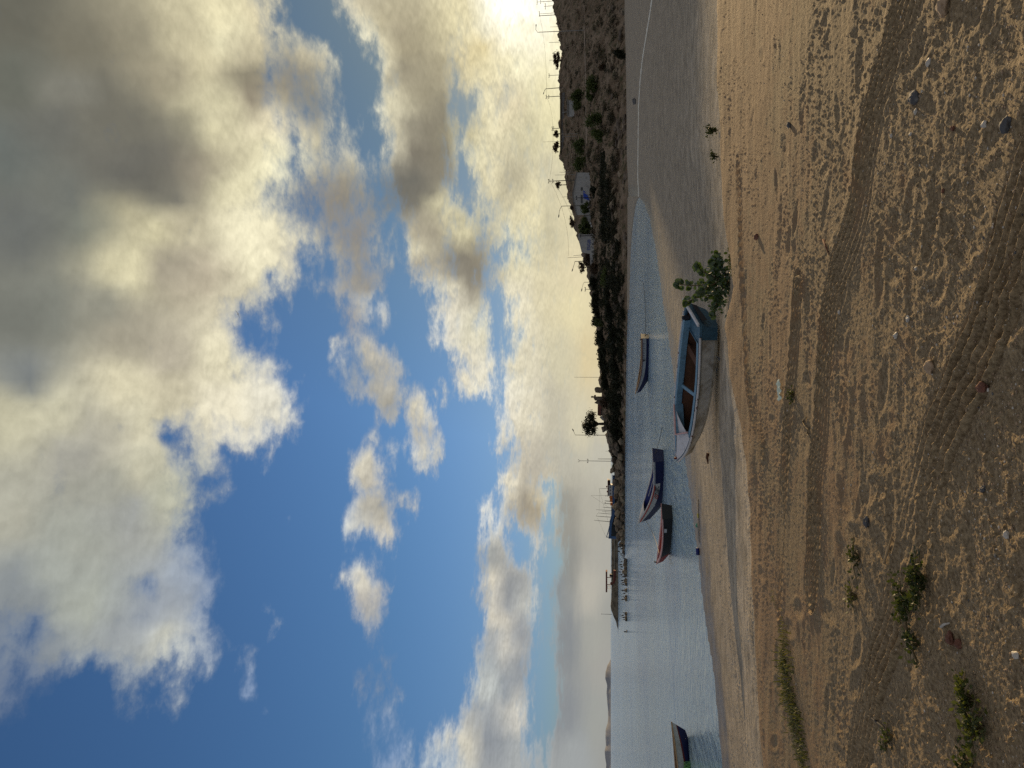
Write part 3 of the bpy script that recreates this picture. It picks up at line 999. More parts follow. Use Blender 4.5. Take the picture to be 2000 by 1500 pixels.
M_pink = material("faded_pink_paint", (0.55, 0.33, 0.30), rough=0.6, var=0.15, scale=5.0)
M_black = material("black_paint", (0.012, 0.013, 0.014), rough=0.5, var=0.2, scale=3.0)
M_brown = material("bare_brown_wood", (0.085, 0.036, 0.016), rough=0.8, var=0.25, scale=5.0, color2=(0.07, 0.03, 0.015), thresh=(0.45, 0.65))
M_tan = material("varnished_tan_wood", (0.36, 0.22, 0.10), rough=0.6, var=0.2, scale=5.0)
M_yellow = material("yellow_paint", (0.55, 0.38, 0.06), rough=0.6, var=0.15, scale=5.0)
M_cream = material("cream_paint", (0.17, 0.15, 0.11), rough=0.6, var=0.15, scale=4.0)
M_rope = material("pale_rope", (0.38, 0.34, 0.27), rough=0.9)
M_darkrope = material("dark_rope", (0.05, 0.045, 0.04), rough=0.9)
M_ink = material("dark_lettering_paint", (0.02, 0.02, 0.025), rough=0.7)


def flip_out(ob):
    bm = bmesh.new()
    bm.from_mesh(ob.data)
    bmesh.ops.recalc_face_normals(bm, faces=bm.faces)
    bm.to_mesh(ob.data)
    bm.free()
    return ob


class Hull:
    """boat form: x runs from the stern (0) to the bow, z = 0 at the waterline"""
    def __init__(s, L, B, stern, mid, bow, draft, rake=0.5, tr=0.72, trake=0.12, chine=0.78, flare=0.12, bowpow=1.5, keel_up=0.8, sheer_pow=2.4):
        s.__dict__.update(locals())

    def half(s, t):
        tm = 0.42
        if t < tm:
            return s.B / 2 * (s.tr + (1 - s.tr) * math.sin(math.pi / 2 * t / tm))
        return s.B / 2 * math.cos(math.pi / 2 * ((t - tm) / (1 - tm)) ** s.bowpow)

    def sheer(s, t):
        a = s.mid + (s.stern - s.mid) * max(0, 1 - t / 0.5) ** 2
        return a + (s.bow - s.mid) * max(0, (t - 0.35) / 0.65) ** s.sheer_pow

    def keel(s, t):
        u = max(0, (t - 0.62) / 0.38)
        return -s.draft + (s.draft + s.bow * 0.55) * s.keel_up * u ** 2.6

    def x(s, t, z):
        k = z / max(s.bow, 0.1)
        return s.L * t * 0.9 + s.rake * t ** 3 * (k if k > 0 else k * 0.5) + s.L * 0.1 * t ** 2 - s.trake * (1 - t) ** 6 * max(k, -0.3)

    def section(s, t, inset=0.0, zmin=None, n=7, bulge=0.0):
        """half section from keel to sheer, as (x, y, z) for +y"""
        hb, zs, zk = s.half(t), s.sheer(t), s.keel(t)
        cz = zk + (0.22 + 0.25 * t * t) * (zs - zk) * 0.9
        cy = hb * (s.chine - 0.35 * max(0, t - 0.5) * 1.2)
        pts = [(0.0, zk), (cy * 0.5, zk + (cz - zk) * 0.42), (cy, cz)]
        for k in range(1, n - 1):
            u = k / (n - 2)
            y = cy + (hb - cy) * (u ** (1.0 + s.flare * 4 * t))
            z = cz + (zs - cz) * u
            y += bulge * math.sin(math.pi * u) * hb
            pts.append((y, z))
        res = []
        for y, z in pts:
            y = max(y - inset, 0.0)
            if zmin is not None and z < zmin:
                z = zmin
            res.append((s.x(t, z), y, z))
        return res

    def build(s, root, bands, trans_mat, in_mat, rail_mat, rail=0.05, thick=0.045, floor=None, nst=30, rail_in=None, transom=True, bands_name='hull', deck_from=None, deck_mat=None):
        ts = [i / (nst - 1) for i in range(nst)]
        ts[-1] = 0.999
        # outer shell, painted in bands
        n = 9
        V = []
        for t in ts:
            sec = s.section(t, n=n)
            V.append([(x, -y, z) for x, y, z in sec[::-1]] + sec[1:])
        mb = MB()
        vs = [p for r_ in V for p in r_]
        w_ = len(V[0])
        fs, mi = [], []
        for i in range(nst - 1):
            for k in range(w_ - 1):
                fs.append((i * w_ + k, i * w_ + k + 1, (i + 1) * w_ + k + 1, (i + 1) * w_ + k))
                lvl = abs(k + 0.5 - (w_ - 1) / 2) / ((w_ - 1) / 2)
                zc = (V[i][k][2] + V[i][k + 1][2] + V[i + 1][k][2]) / 3
                idx = 0
                tm_ = (ts[i] + ts[i + 1]) / 2
                for b_, (fn, _) in enumerate(bands):
                    if fn(lvl, zc, tm_):
                        idx = b_
                mi.append(idx)
        mb.v, mb.f, mb.mi = vs, fs, mi
        hull = flip_out(mb.build(bands_name, [m_ for _, m_ in bands], root, smooth=False))
        for p in hull.data.polygons:
            p.use_smooth = True
        hull.data.set_sharp_from_angle(angle=R(35))
        if transom:
            sec = V[0]
            off = 0.012
            t2 = MB().add([(p[0] - off, p[1], p[2]) for p in sec] + [(p[0] + 0.04, p[1] * 0.97, p[2]) for p in sec],
                          [tuple(range(w_)), tuple(reversed(range(w_, 2 * w_)))] + [(k, k + w_, (k + 1) % w_ + w_, (k + 1) % w_) for k in range(w_)])
            flip_out(t2.build('transom', trans_mat, root))
        # inside
        fl = floor if floor is not None else -s.draft * 0.3
        Vi = []
        for t in ts[:-1]:
            sec = s.section(min(t + 0.012, 0.985), inset=thick, zmin=fl, n=n)
            sec = [(x, y, z if z > fl else fl) for x, y, z in sec]
            sec[-1] = (sec[-1][0], sec[-1][1], sec[-1][2] - 0.004)
            Vi.append([(x, -y, z) for x, y, z in sec[::-1]] + sec[1:])
        Vi = np.array(Vi)
        inner = grid_np('interior', Vi, [in_mat], smooth=False, parent=root)
        # gunwale rails
        gm = MB()
        for sg in (-1, 1):
            ring = []
            for t in ts:
                zs, hb = s.sheer(t), s.half(t)
                x0 = s.x(t, zs)
                yo, yi = hb + 0.018, max(hb - rail - 0.02, 0.0)
                ring.append([(x0, sg * yo, zs - rail * 0.5), (x0, sg * yo, zs + rail * 0.35), (x0, sg * yi, zs + rail * 0.35), (x0, sg * yi, zs - rail * 0.5)])
            vs = [p for r_ in ring for p in r_]
            fs = []
            for i in range(nst - 1):
                for k in range(4):
                    fs.append((i * 4 + k, i * 4 + (k + 1) % 4, (i + 1) * 4 + (k + 1) % 4, (i + 1) * 4 + k))
            fs += [(0, 1, 2, 3), tuple((nst - 1) * 4 + k for k in range(4))]
            gm.add(vs, fs)
        flip_out(gm.build('gunwale', rail_mat, root))
        if deck_from is not None:
            D = []
            for i in range(14):
                t = deck_from + (0.992 - deck_from) * i / 13
                zs, hb = s.sheer(t), max(s.half(t) - 0.03, 0.0)
                D.append([(s.x(t, zs), hb * (2 * k / 8 - 1), zs + 0.026 + 0.07 * (1 - (2 * k / 8 - 1) ** 2) * hb) for k in range(9)])
            grid_np('foredeck', np.array(D), [deck_mat], smooth=True, parent=root)
        return hull

    def bench(s, root, t, z, width, mat, name='thwart', thick=0.035):
        hb = s.half(t) * 0.86 - 0.03
        x0 = s.x(t, z)
        return MB().box((x0, 0, z), (width, 2 * hb, thick)).build(name, mat, root)


def place_boat(name, label, stern_xy, bow_xy, z=0.0, roll=0.0, group=None, pitch=0.0):
    d = Vector((bow_xy[0] - stern_xy[0], bow_xy[1] - stern_xy[1]))
    root = thing(name, label, 'boat', (stern_xy[0], stern_xy[1], z), 0, group)
    root.rotation_euler = (roll, pitch, math.atan2(d.y, d.x))
    return root, d.length


# --- boat moored alone, grey-white topsides over navy
st = on_z(1267, 657, 0)
b2, L2 = place_boat('moored_boat', 'long grey-white boat with navy bottom and upswept bow moored alone nearest the bushy bank', (st.x, st.y), (st.x - 4.4, st.y + 1.9))
h2 = Hull(4.45, 1.45, 0.60, 0.56, 1.0, 0.25, rake=0.55, tr=0.8, trake=0.05, keel_up=1.0)
h2.build(b2, [(lambda l, z, t: True, M_navy), (lambda l, z, t: l > 0.58, M_bluewhite)], M_cream, M_brown, M_tan, floor=0.05)
mb = MB()
for sg in (-1, 1):
    pts = [(h2.x(t, h2.sheer(t)), sg * (h2.half(t) + 0.03), h2.sheer(t) - 0.075) for t in [i / 20 for i in range(20)]]
    mb.tube(pts, 0.022, 5)
mb.build('rubbing_strip', M_maroon, b2)
for t in (0.22, 0.5, 0.74):
    h2.bench(b2, t, 0.42, 0.22, M_brown)
MB().tube([(0.02, 0.62, 0.55), (0.0, 0.63, 0.74)], 0.04, 6).build('mooring_post', M_brown, b2)
# dark painted registration marks near the stern (too small to read)
mb = MB()
zt = 0.43
for i, (w_, h_) in enumerate([(0.10, 0.10), (0.07, 0.10), (0.12, 0.08), (0.06, 0.10), (0.10, 0.09), (0.08, 0.10), (0.07, 0.07), (0.20, 0.17)]):
    t = 0.10 + i * 0.045
    pz = 0.41
    mb.box((h2.x(t, pz), -1 * 0 + (h2.half(t) * 0.965 + 0.012), pz), (w_, 0.012, h_ * 0.35))
    mb.box((h2.x(t, pz), (h2.half(t) * 0.945 + 0.012), pz - 0.10), (w_ * 0.8, 0.012, h_ * 0.3))
mb.build('lettering', M_ink, b2)

# --- blue and white boat
st = on_z(1296, 888, 0)
b3, L3 = place_boat('moored_boat', 'blue and white boat with high pointed bow and red oval badge', (st.x - 0.05, st.y), (st.x - 4.6, st.y + 3.0))
h3 = Hull(4.55, 1.6, 0.60, 0.54, 1.34, 0.3, rake=0.75, tr=0.8, trake=0.05, keel_up=0.9, sheer_pow=1.7)
h3.build(b3, [(lambda l, z, t: True, M_navy), (lambda l, z, t: l > 0.88 and t < 0.36, M_bluewhite), (lambda l, z, t: t >= 0.36 and l > 0.52, M_white)], M_navy, M_blue, M_white, floor=0.1, deck_from=0.80, deck_mat=M_white)
mb = MB()
for sg in (-1, 1):
    mb.tube([(h3.x(t, h3.sheer(t)), sg * (h3.half(t) + 0.035), h3.sheer(t) - 0.06) for t in [0.36 + 0.6 * i / 14 for i in range(15)]], 0.035, 6)
mb.build('rubbing_strip', M_red, b3)
h3.bench(b3, 0.12, 0.5, 0.35, M_white, 'stern_bench')
for t in (0.33, 0.55, 0.72):
    h3.bench(b3, t, 0.42, 0.22, M_bluewhite)
mb = MB()
for sg in (-1, 1):
    mb.tube([(h3.x(t, 0.9), sg * (h3.half(t) - 0.10), h3.sheer(t) - 0.16) for t in [0.05 + 0.7 * i / 12 for i in range(13)]], 0.03, 5)
mb.build('inner_rail', M_white, b3)
mb = MB()
for i in range(5):
    t = 0.40 + i * 0.024
    yy_ = h3.half(t)
    for k, zz in enumerate((0.42, 0.34, 0.26)):
        if (i * 3 + k) % 4 != 1:
            mb.box((h3.x(t, zz), yy_ * (0.985 - 0.02 * k) + 0.012, zz), (0.085, 0.014, 0.045))
mb.build('lettering', M_ink, b3)
mb = MB()
t = 0.545
ring = [(h3.x(t, 0.45) + 0.15 * math.cos(a), h3.half(t) * 0.955 + 0.022, 0.36 + 0.09 * math.sin(a)) for a in [k * math.pi / 8 for k in range(17)]]
mb.tube(ring, 0.022, 5, caps=False)
mb.box((h3.x(t, 0.36), h3.half(t) * 0.955 + 0.02, 0.36), (0.03, 0.02, 0.10))
mb.build('oval_badge', M_red, b3)
# --- red and black boat
st = on_z(1313, 1000, 0)
b4, L4 = place_boat('moored_boat', 'black-sided boat with red bow and pale pink gunwale, moored in the bay', (st.x, st.y), (st.x - 3.05, st.y + 2.6))
h4 = Hull(3.75, 1.35, 0.50, 0.44, 0.60, 0.25, rake=0.45, tr=0.75, trake=0.03, keel_up=0.9)
h4.build(b4, [(lambda l, z, t: True, M_black), (lambda l, z, t: t > 0.78, M_red)], M_black, M_red, M_pink, floor=0.05, rail=0.07)
for t in (0.25, 0.5, 0.72):
    h4.bench(b4, t, 0.32, 0.2, M_red)
mb = MB()
tt_ = 0.2
mb.box((h4.x(tt_, 0.4), h4.half(tt_) * 0.97 + 0.015, 0.33), (0.28, 0.02, 0.13))
mb.build('name_patch', M_bluewhite, b4)
MB().tube([(h4.x(0.93, 0.7), 0.10, 0.56), (h4.x(0.93, 0.7), 0.10, 0.74)], 0.035, 6).build('mooring_post', M_ink, b4)
# --- boat cut by the left edge of the picture
bw = on_z(1343, 1424, 0)
b5, L5 = place_boat('moored_boat', 'small scuffed white boat with blue bottom, red waterline and green weed', (bw.x - 3.55, bw.y - 1.3), (bw.x + 0.05, bw.y))
h5 = Hull(3.7, 1.4, 0.52, 0.44, 0.62, 0.2, rake=0.32, tr=0.75, trake=0.03, keel_up=0.55, sheer_pow=2.2)
h5.build(b5, [(lambda l, z, t: True, M_navy), (lambda l, z, t: l > 0.44, M_maroon), (lambda l, z, t: l > 0.55, M_white)], M_white, M_brown, M_tan, floor=0.03)
for t in (0.3, 0.62):
    h5.bench(b5, t, 0.30, 0.2, M_brown)
M_weed = material("green_weed", (0.10, 0.24, 0.07), rough=0.7, var=0.3)
mb = MB()
for i in range(26):
    t0 = 0.70 + rng.uniform(-0.03, 0.03)
    x0 = h5.x(t0, 0.2)
    y0 = -(h5.half(t0) * 0.93) - 0.03
    mb.tube([(x0, y0 - 0.01, 0.24), (x0 + rng.uniform(-0.08, 0.08), y0 - 0.05 - rng.random() * 0.06, 0.12), (x0 + rng.uniform(-0.16, 0.16), y0 - 0.10 - rng.random() * 0.12, 0.0)], [0.012, 0.016, 0.008], 4)
mb.build('hanging_weed', M_weed, b5)

# mooring lines
def line_thing(name, label, a, b, sag, rad, mat, grp=None, n=18):
    a, b = Vector(a), Vector(b)
    pts = []
    for i in range(n + 1):
        t = i / n
        p = a.lerp(b, t)
        p.z -= sag * 4 * t * (1 - t)
        pts.append(p)
    o = MB().tube(pts, rad, 5).build(name, mat, None, True)
    return tag(o, label, 'rope' if 'line' not in name else 'cable', grp)


p0 = b3.matrix_world
bpy.context.view_layer.update()
def wp(root, p):
    return root.matrix_world @ Vector(p)
line_thing('mooring_rope', 'thin rope sagging between the blue and white boat and the black-sided boat', wp(b3, (4.9, 0.1, 0.9)), wp(b4, (2.6, 0.6, 0.55)), 0.12, 0.014, M_rope)
q_ = on_z(1262, 612, 0.0)
line_thing('mooring_rope', 'thin mooring line running from the stern of the grey-white boat into the water', wp(b2, (0.0, 0.2, 0.3)), (q_.x + 3.2, q_.y + 5, 0.02), 0.1, 0.016, M_darkrope)
q_ = on_z(1292, 858, 0.0)
line_thing('mooring_rope', 'short mooring line running from the stern of the blue and white boat into the water', wp(b3, (0.0, 0.0, 0.5)), (q_.x + 0.8, q_.y - 0.5, 0.0), 0.05, 0.014, M_darkrope)

# --- the boat pulled up on the beach
M_hullw = material("chipped_white_paint", (0.50, 0.475, 0.42), rough=0.65, var=0.18, scale=2.6, color2=(0.30, 0.265, 0.21), thresh=(0.44, 0.62), bump=0.004, bscale=18)
M_under = material("dirty_bottom_paint", (0.42, 0.37, 0.28), rough=0.75, var=0.2, scale=2.5, color2=(0.24, 0.20, 0.14), thresh=(0.45, 0.62), bump=0.004, bscale=22)
M_deck = material("worn_white_deck_paint", (0.56, 0.55, 0.55), rough=0.6, var=0.12, scale=6.0, color2=(0.35, 0.33, 0.31), thresh=(0.55, 0.7))
M_chip = material("chipped_rail_paint", (0.50, 0.48, 0.46), rough=0.7, var=0.12, scale=9.0, color2=(0.12, 0.05, 0.035), thresh=(0.57, 0.62), bump=0.004, bscale=30)
GB = ground_at(0.0, 17.0)
BB = dict(sx=1.42, sy=17.2, bx=-1.75, by=19.55, z=GB + 0.16, roll=-0.22)
b1, L1 = place_boat('beached_boat', 'weathered white wooden boat with blue stern and brown inside, pulled up on the sand', (BB['sx'], BB['sy']), (BB['bx'], BB['by']), BB['z'], BB['roll'])
b1.rotation_euler[1] = -0.015
h1 = Hull(3.80, 1.40, 0.41, 0.39, 0.47, 0.12, rake=0.30, tr=0.72, trake=0.22, chine=0.80, flare=0.10, keel_up=0.62, bowpow=2.1, sheer_pow=2.2)
h1.build(b1, [(lambda l, z, t: True, M_under), (lambda l, z, t: l > 0.30, M_hullw), (lambda l, z, t: t < 0.085 and l > 0.0, M_teal)], M_teal, M_brown, M_teal, rail=0.06, floor=0.05, nst=40, deck_from=0.73, deck_mat=M_deck)
# pale outer rub rail, chipped
mb = MB()
for sg in (-1, 1):
    mb.tube([(h1.x(t, h1.sheer(t)), sg * (h1.half(t) + 0.03), h1.sheer(t) + 0.012) for t in [0.06 + 0.93 * i / 24 for i in range(25)]], 0.028, 6)
mb.build('rubbing_strip', M_chip, b1, True)
# wide blue side decks along the cockpit edge
M_rail_in = M_teal
mb = MB()
for sg in (-1, 1):
    ring = []
    for i in range(22):
        t = 0.10 + 0.64 * i / 21
        zs, hb = h1.sheer(t), h1.half(t)
        x0 = h1.x(t, zs)
        ring.append([(x0, sg * (hb - 0.03), zs + 0.035), (x0, sg * (hb - 0.15), zs + 0.035), (x0, sg * (hb - 0.15), zs - 0.10), (x0, sg * (hb - 0.12), zs - 0.10)])
    vs = [p for r_ in ring for p in r_]
    fs = [(i * 4 + k, i * 4 + k + 1, (i + 1) * 4 + k + 1, (i + 1) * 4 + k) for i in range(21) for k in range(3)]
    mb.add(vs, fs)
flip_out(mb.build('side_deck', M_sky, b1))
# front coaming: a V of boards closing the cockpit ahead
mb = MB()
for sg in (-1, 1):
    t0 = 0.70
    a_ = Vector((h1.x(t0, 0.6), sg * (h1.half(t0) - 0.13), h1.sheer(t0) + 0.06))
    b_ = Vector((h1.x(0.80, 0.7), 0.0, h1.sheer(0.8) + 0.13))
    d_ = b_ - a_
    n_ = Vector((-d_.y, d_.x, 0)).normalized() * 0.018
    mb.add([a_ - n_, a_ + n_, b_ + n_, b_ - n_] + [p - Vector((0, 0, 0.20)) for p in (a_ - n_, a_ + n_, b_ + n_, b_ - n_)],
           [(0, 1, 2, 3), (0, 4, 5, 1), (1, 5, 6, 2), (2, 6, 7, 3), (3, 7, 4, 0)])
flip_out(mb.build('coaming', M_sky, b1))
MB().tube([(h1.x(0.70, 0.6), -(h1.half(0.70) - 0.12), h1.sheer(0.7) + 0.075), (h1.x(0.8, 0.7), 0, h1.sheer(0.8) + 0.15), (h1.x(0.70, 0.6), h1.half(0.70) - 0.12, h1.sheer(0.7) + 0.075)], 0.022, 6).build('coaming_cap', M_pink, b1)
# blue strip along the foredeck
D = []
for i in range(12):
    t = 0.76 + 0.2 * i / 11
    zs, hb = h1.sheer(t), h1.half(t)
    D.append([(h1.x(t, zs), -hb * f_, zs + 0.034 + 0.07 * (1 - f_ ** 2) * hb) for f_ in (0.75, 0.55, 0.35)])
grid_np('deck_stripe', np.array(D), [M_sky], parent=b1)
# stern locker top, thwart, loose plank
D = []
for i in range(6):
    t = 0.005 + 0.15 * i / 5
    zs, hb = h1.sheer(t), h1.half(t)
    D.append([(h1.x(t, zs), (hb - 0.05) * k, zs - 0.10) for k in (-1, -0.4, 0.4, 1)])
grid_np('stern_seat', np.array(D), [M_teal], smooth=False, parent=b1)
h1.bench(b1, 0.155, 0.30, 0.03, M_teal, 'bulkhead').scale = (1, 1, 1)
h1.bench(b1, 0.30, 0.26, 0.20, M_brown)
pl = MB().box((0, 0, 0), (0.08, 1.25, 0.03)).build('loose_plank', M_sky, b1)
pl.location = (h1.x(0.52, 0.4), 0.0, 0.34)
pl.rotation_euler = (0.02, 0, 0.42)
# flat dark patch set on the stern board, rim and oar hole
sec0 = h1.section(0.0)
mb = MB()
mb.add([(-0.235, 0.42, 0.36), (-0.235, -0.30, 0.36), (-0.205, -0.27, 0.25), (-0.205, 0.36, 0.22)], [(0, 1, 2, 3)])
op = mb.build('dark_patch', M_ink, b1)
op.location = (-0.018, 0, 0)
MB().box((-0.235, 0, 0.475), (0.07, 1.10, 0.035)).build('transom_cap', M_deck, b1)
MB().tube([(0.16, -0.42, 0.36), (0.16, -0.42, 0.50)], 0.05, 8).build('fuel_cap', M_ink, b1)
MB().tube([(h1.x(0.97, 0.53), 0.0, 0.44), (h1.x(0.97, 0.53), 0.0, 0.56)], 0.03, 6).build('bow_post', M_maroon, b1)
# ------------------------------------------------------------------ plants, rocks, houses and poles on the headland
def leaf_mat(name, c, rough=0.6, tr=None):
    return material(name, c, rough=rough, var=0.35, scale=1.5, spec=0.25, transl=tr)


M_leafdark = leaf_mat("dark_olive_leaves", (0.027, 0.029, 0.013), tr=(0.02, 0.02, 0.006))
M_leafgreen = leaf_mat("green_leaves", (0.075, 0.095, 0.028), tr=(0.10, 0.12, 0.02))
M_leafdry = leaf_mat("dry_brown_leaves", (0.085, 0.055, 0.032), tr=(0.07, 0.05, 0.02))
M_bark = material("bark", (0.06, 0.045, 0.032), rough=0.95, var=0.3, bump=0.02, bscale=12)


def leaf_cloud(clumps, n, size, seed, squash=0.7):
    """many small leaf blades scattered through several clumps; clumps: (centre, radii)"""
    r_ = np.random.RandomState(seed)
    vol = np.array([c[1][0] * c[1][1] * c[1][2] for c in clumps])
    pick = r_.choice(len(clumps), n, p=vol / vol.sum())
    d = r_.normal(size=(n, 3))
    d /= np.linalg.norm(d, axis=1)[:, None]
    rad = r_.rand(n) ** 0.45
    C = np.array([c[0] for c in clumps])[pick]
    S = np.array([c[1] for c in clumps])[pick]
    # ragged outline
    rad = rad * (0.62 + 0.85 * r_.rand(n) ** 2.0)
    P_ = C + d * rad[:, None] * S
    a = r_.normal(size=(n, 3))
    a /= np.linalg.norm(a, axis=1)[:, None]
    b = np.cross(a, r_.normal(size=(n, 3)))
    b /= np.linalg.norm(b, axis=1)[:, None] + 1e-9
    sz = size * (0.55 + 0.9 * r_.rand(n))[:, None]
    V = np.stack([P_ - a * sz, P_ + b * sz * 0.45, P_ + a * sz, P_ - b * sz * 0.45], 1).reshape(-1, 3)
    return V


def leaf_mesh(name, V, mat, parent):
    n = len(V) // 4
    return mesh_np(name, V, np.arange(n * 4), np.full(n, 4), [mat], None, False, parent)


def bush(label, base, w_, h_, seed, mat, n=900, leaf=0.16, group=None, d_=None, name='bush', cat='bush', clumps=7):
    clumps = int(clumps * 1.7)
    r_ = random.Random(seed)
    o = thing(name, label, cat, base, r_.uniform(0, 6), group)
    d_ = d_ or w_
    cl = []
    for i in range(clumps):
        a, rr = r_.uniform(0, 6.28), r_.uniform(0.1, 0.62)
        zz = r_.uniform(0.25, 0.72)
        k = r_.uniform(0.14, 0.38)
        cl.append(((math.cos(a) * rr * w_ / 2, math.sin(a) * rr * d_ / 2, zz * h_), (k * w_ / 1.6, k * d_ / 1.6, k * h_ * 0.8)))
    leaf_mesh('foliage', leaf_cloud(cl, n, leaf, seed), mat, o)
    mb = MB()
    c0 = cl[0][0]
    mb.tube([(0, 0, -0.3), (c0[0] * 0.2, c0[1] * 0.2, c0[2] * 0.5), c0], [0.10 * h_ / 2, 0.05 * h_ / 2, 0.02], 5)
    mb.build('stem', M_bark, o)
    return o


def tree(label, base, h_, w_, seed, mat, n=1600, leaf=0.2, trunk=0.45, name='tree', cat='tree', group=None, flat=0.55, lean=0.0, limbs=5, rad=0.16, clumps=10, kr=(0.14, 0.24)):
    r_ = random.Random(seed)
    o = thing(name, label, cat, base, 0, group)
    th = h_ * trunk
    mb = MB()
    top = Vector((lean, 0.1 * lean, th))
    mb.tube([(0, 0, -0.5), (lean * 0.3, 0, th * 0.5), top], [rad, rad * 0.8, rad * 0.6], 7)
    cl = []
    for i in range(limbs):
        a = i * 6.28 / limbs + r_.uniform(-0.4, 0.4)
        e = top + Vector((math.cos(a) * w_ * 0.32, math.sin(a) * w_ * 0.32, (h_ - th) * r_.uniform(0.25, 0.75)))
        md_ = top.lerp(e, 0.5) + Vector((0, 0, 0.08 * h_))
        mb.tube([top - Vector((0, 0, 0.1)), md_, e], [rad * 0.5, rad * 0.32, rad * 0.12], 5)
        cl.append((tuple(e), (w_ * 0.2, w_ * 0.2, (h_ - th) * 0.24)))
    for i in range(clumps - limbs):
        a, rr = r_.uniform(0, 6.28), r_.uniform(0.0, 0.8)
        zz = r_.uniform(0.2, 0.85)
        lim = math.sqrt(max(0.05, 1 - (2 * zz - 1) ** 2))
        k = r_.uniform(*kr)
        cl.append(((lean + math.cos(a) * rr * lim * w_ / 2, math.sin(a) * rr * lim * w_ / 2, th + zz * (h_ - th)), (k * w_, k * w_, k * (h_ - th) * 1.1)))
    mb.build('trunk', M_bark, o)
    leaf_mesh('crown', leaf_cloud(cl, n, leaf, seed + 5), mat, o)
    return o


def px_m(dist):
    return dist / F_PX


# --- bushes along the top and the side of the dark bank (photo y 540..760): centre y, top x, width in photo px
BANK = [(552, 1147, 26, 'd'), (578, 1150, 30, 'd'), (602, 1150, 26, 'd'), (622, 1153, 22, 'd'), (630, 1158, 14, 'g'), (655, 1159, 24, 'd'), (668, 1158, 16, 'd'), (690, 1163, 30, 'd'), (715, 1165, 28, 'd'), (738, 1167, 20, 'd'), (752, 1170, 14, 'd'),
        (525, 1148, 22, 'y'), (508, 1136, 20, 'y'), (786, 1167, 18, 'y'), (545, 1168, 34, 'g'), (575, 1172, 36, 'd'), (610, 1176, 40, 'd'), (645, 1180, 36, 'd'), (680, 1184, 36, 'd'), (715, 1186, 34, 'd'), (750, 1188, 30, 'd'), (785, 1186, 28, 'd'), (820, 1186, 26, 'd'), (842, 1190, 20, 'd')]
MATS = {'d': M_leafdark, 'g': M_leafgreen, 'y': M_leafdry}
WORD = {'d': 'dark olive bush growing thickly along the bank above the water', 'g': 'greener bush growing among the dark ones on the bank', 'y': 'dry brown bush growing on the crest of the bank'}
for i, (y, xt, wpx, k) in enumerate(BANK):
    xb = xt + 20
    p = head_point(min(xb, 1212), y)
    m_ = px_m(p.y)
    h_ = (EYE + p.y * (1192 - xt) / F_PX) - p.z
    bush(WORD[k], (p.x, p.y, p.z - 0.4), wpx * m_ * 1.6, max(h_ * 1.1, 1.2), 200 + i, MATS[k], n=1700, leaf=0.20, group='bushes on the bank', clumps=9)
# low scrub that covers the lower, dark part of the bank: too many plants to count
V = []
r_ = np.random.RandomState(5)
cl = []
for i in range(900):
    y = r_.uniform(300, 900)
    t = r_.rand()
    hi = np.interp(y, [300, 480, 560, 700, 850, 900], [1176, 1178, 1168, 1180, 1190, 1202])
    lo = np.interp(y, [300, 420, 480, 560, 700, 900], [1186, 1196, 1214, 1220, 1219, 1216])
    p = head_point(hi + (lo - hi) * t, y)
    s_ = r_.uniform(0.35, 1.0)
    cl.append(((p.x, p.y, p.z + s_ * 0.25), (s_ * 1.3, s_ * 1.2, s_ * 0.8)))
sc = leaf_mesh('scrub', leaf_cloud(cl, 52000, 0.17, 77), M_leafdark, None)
sc['kind'] = 'stuff'
# dry grass over the right-hand slopes
cl = []
for i in range(500):
    y = r_.uniform(-60, 520)
    hi = np.interp(y, HY, H_SKY) + 2
    p = head_point(hi + (1212 - hi) * r_.rand() ** 1.2, y)
    s_ = r_.uniform(0.3, 0.8)
    cl.append(((p.x, p.y, p.z + s_ * 0.1), (s_ * 1.6, s_ * 1.6, s_ * 0.4)))
sc2 = leaf_mesh('dry_grass', leaf_cloud(cl, 15000, 0.14, 78), M_leafdry, None)
sc2['kind'] = 'stuff'

cl = []
for i in range(520):
    y = r_.uniform(-60, 520)
    hi = np.interp(y, HY, H_SKY) + 8
    p = head_point(hi + (1206 - hi) * r_.rand() ** 0.8, y)
    s_ = r_.uniform(0.3, 1.1)
    cl.append(((p.x, p.y, p.z + s_ * 0.2), (s_ * 1.2, s_ * 1.2, s_ * 0.6)))
sc3 = leaf_mesh('scrub', leaf_cloud(cl, 24000, 0.15, 79), leaf_mat("grey_brown_scrub", (0.06, 0.052, 0.028), tr=(0.04, 0.035, 0.012)), None)
sc3['kind'] = 'stuff'

# --- green bushes on the slope at the right
SLOPE = [(160, 1139, 1168, 40, 'g', 'rounded dark green bush on the slope below the road'), (187, 1142, 1160, 24, 'g', 'small green bush close beside the rounded one below the road'),
         (185, 1110, 1140, 30, 'g', 'green bush in front of the pale low building'), (205, 1118, 1138, 22, 'g', 'dark green bush near the gable of the pale low building'),
         (232, 1140, 1178, 44, 'g', 'wide dark bush above the ledge, biggest on the slope'), (265, 1150, 1180, 30, 'g', 'dark bush at the end of the wide bush above the ledge'),
         (285, 1116, 1142, 34, 'g', 'green bush under the two bent trees of the ridge'), (318, 1118, 1146, 30, 'g', 'yellow-green bush beside the end of the long white house'),
         (130, 1168, 1184, 18, 'y', 'dry bush on the ledge above the rocks'), (375, 1150, 1164, 26, 'd', 'low dark bush under the blue stripes of the white house'), (447, 1170, 1186, 30, 'd', 'dark bush below the white house with lettering'),
         (106, 1198, 1226, 20, 'd', 'straggly dark bush at the foot of the rocks')]
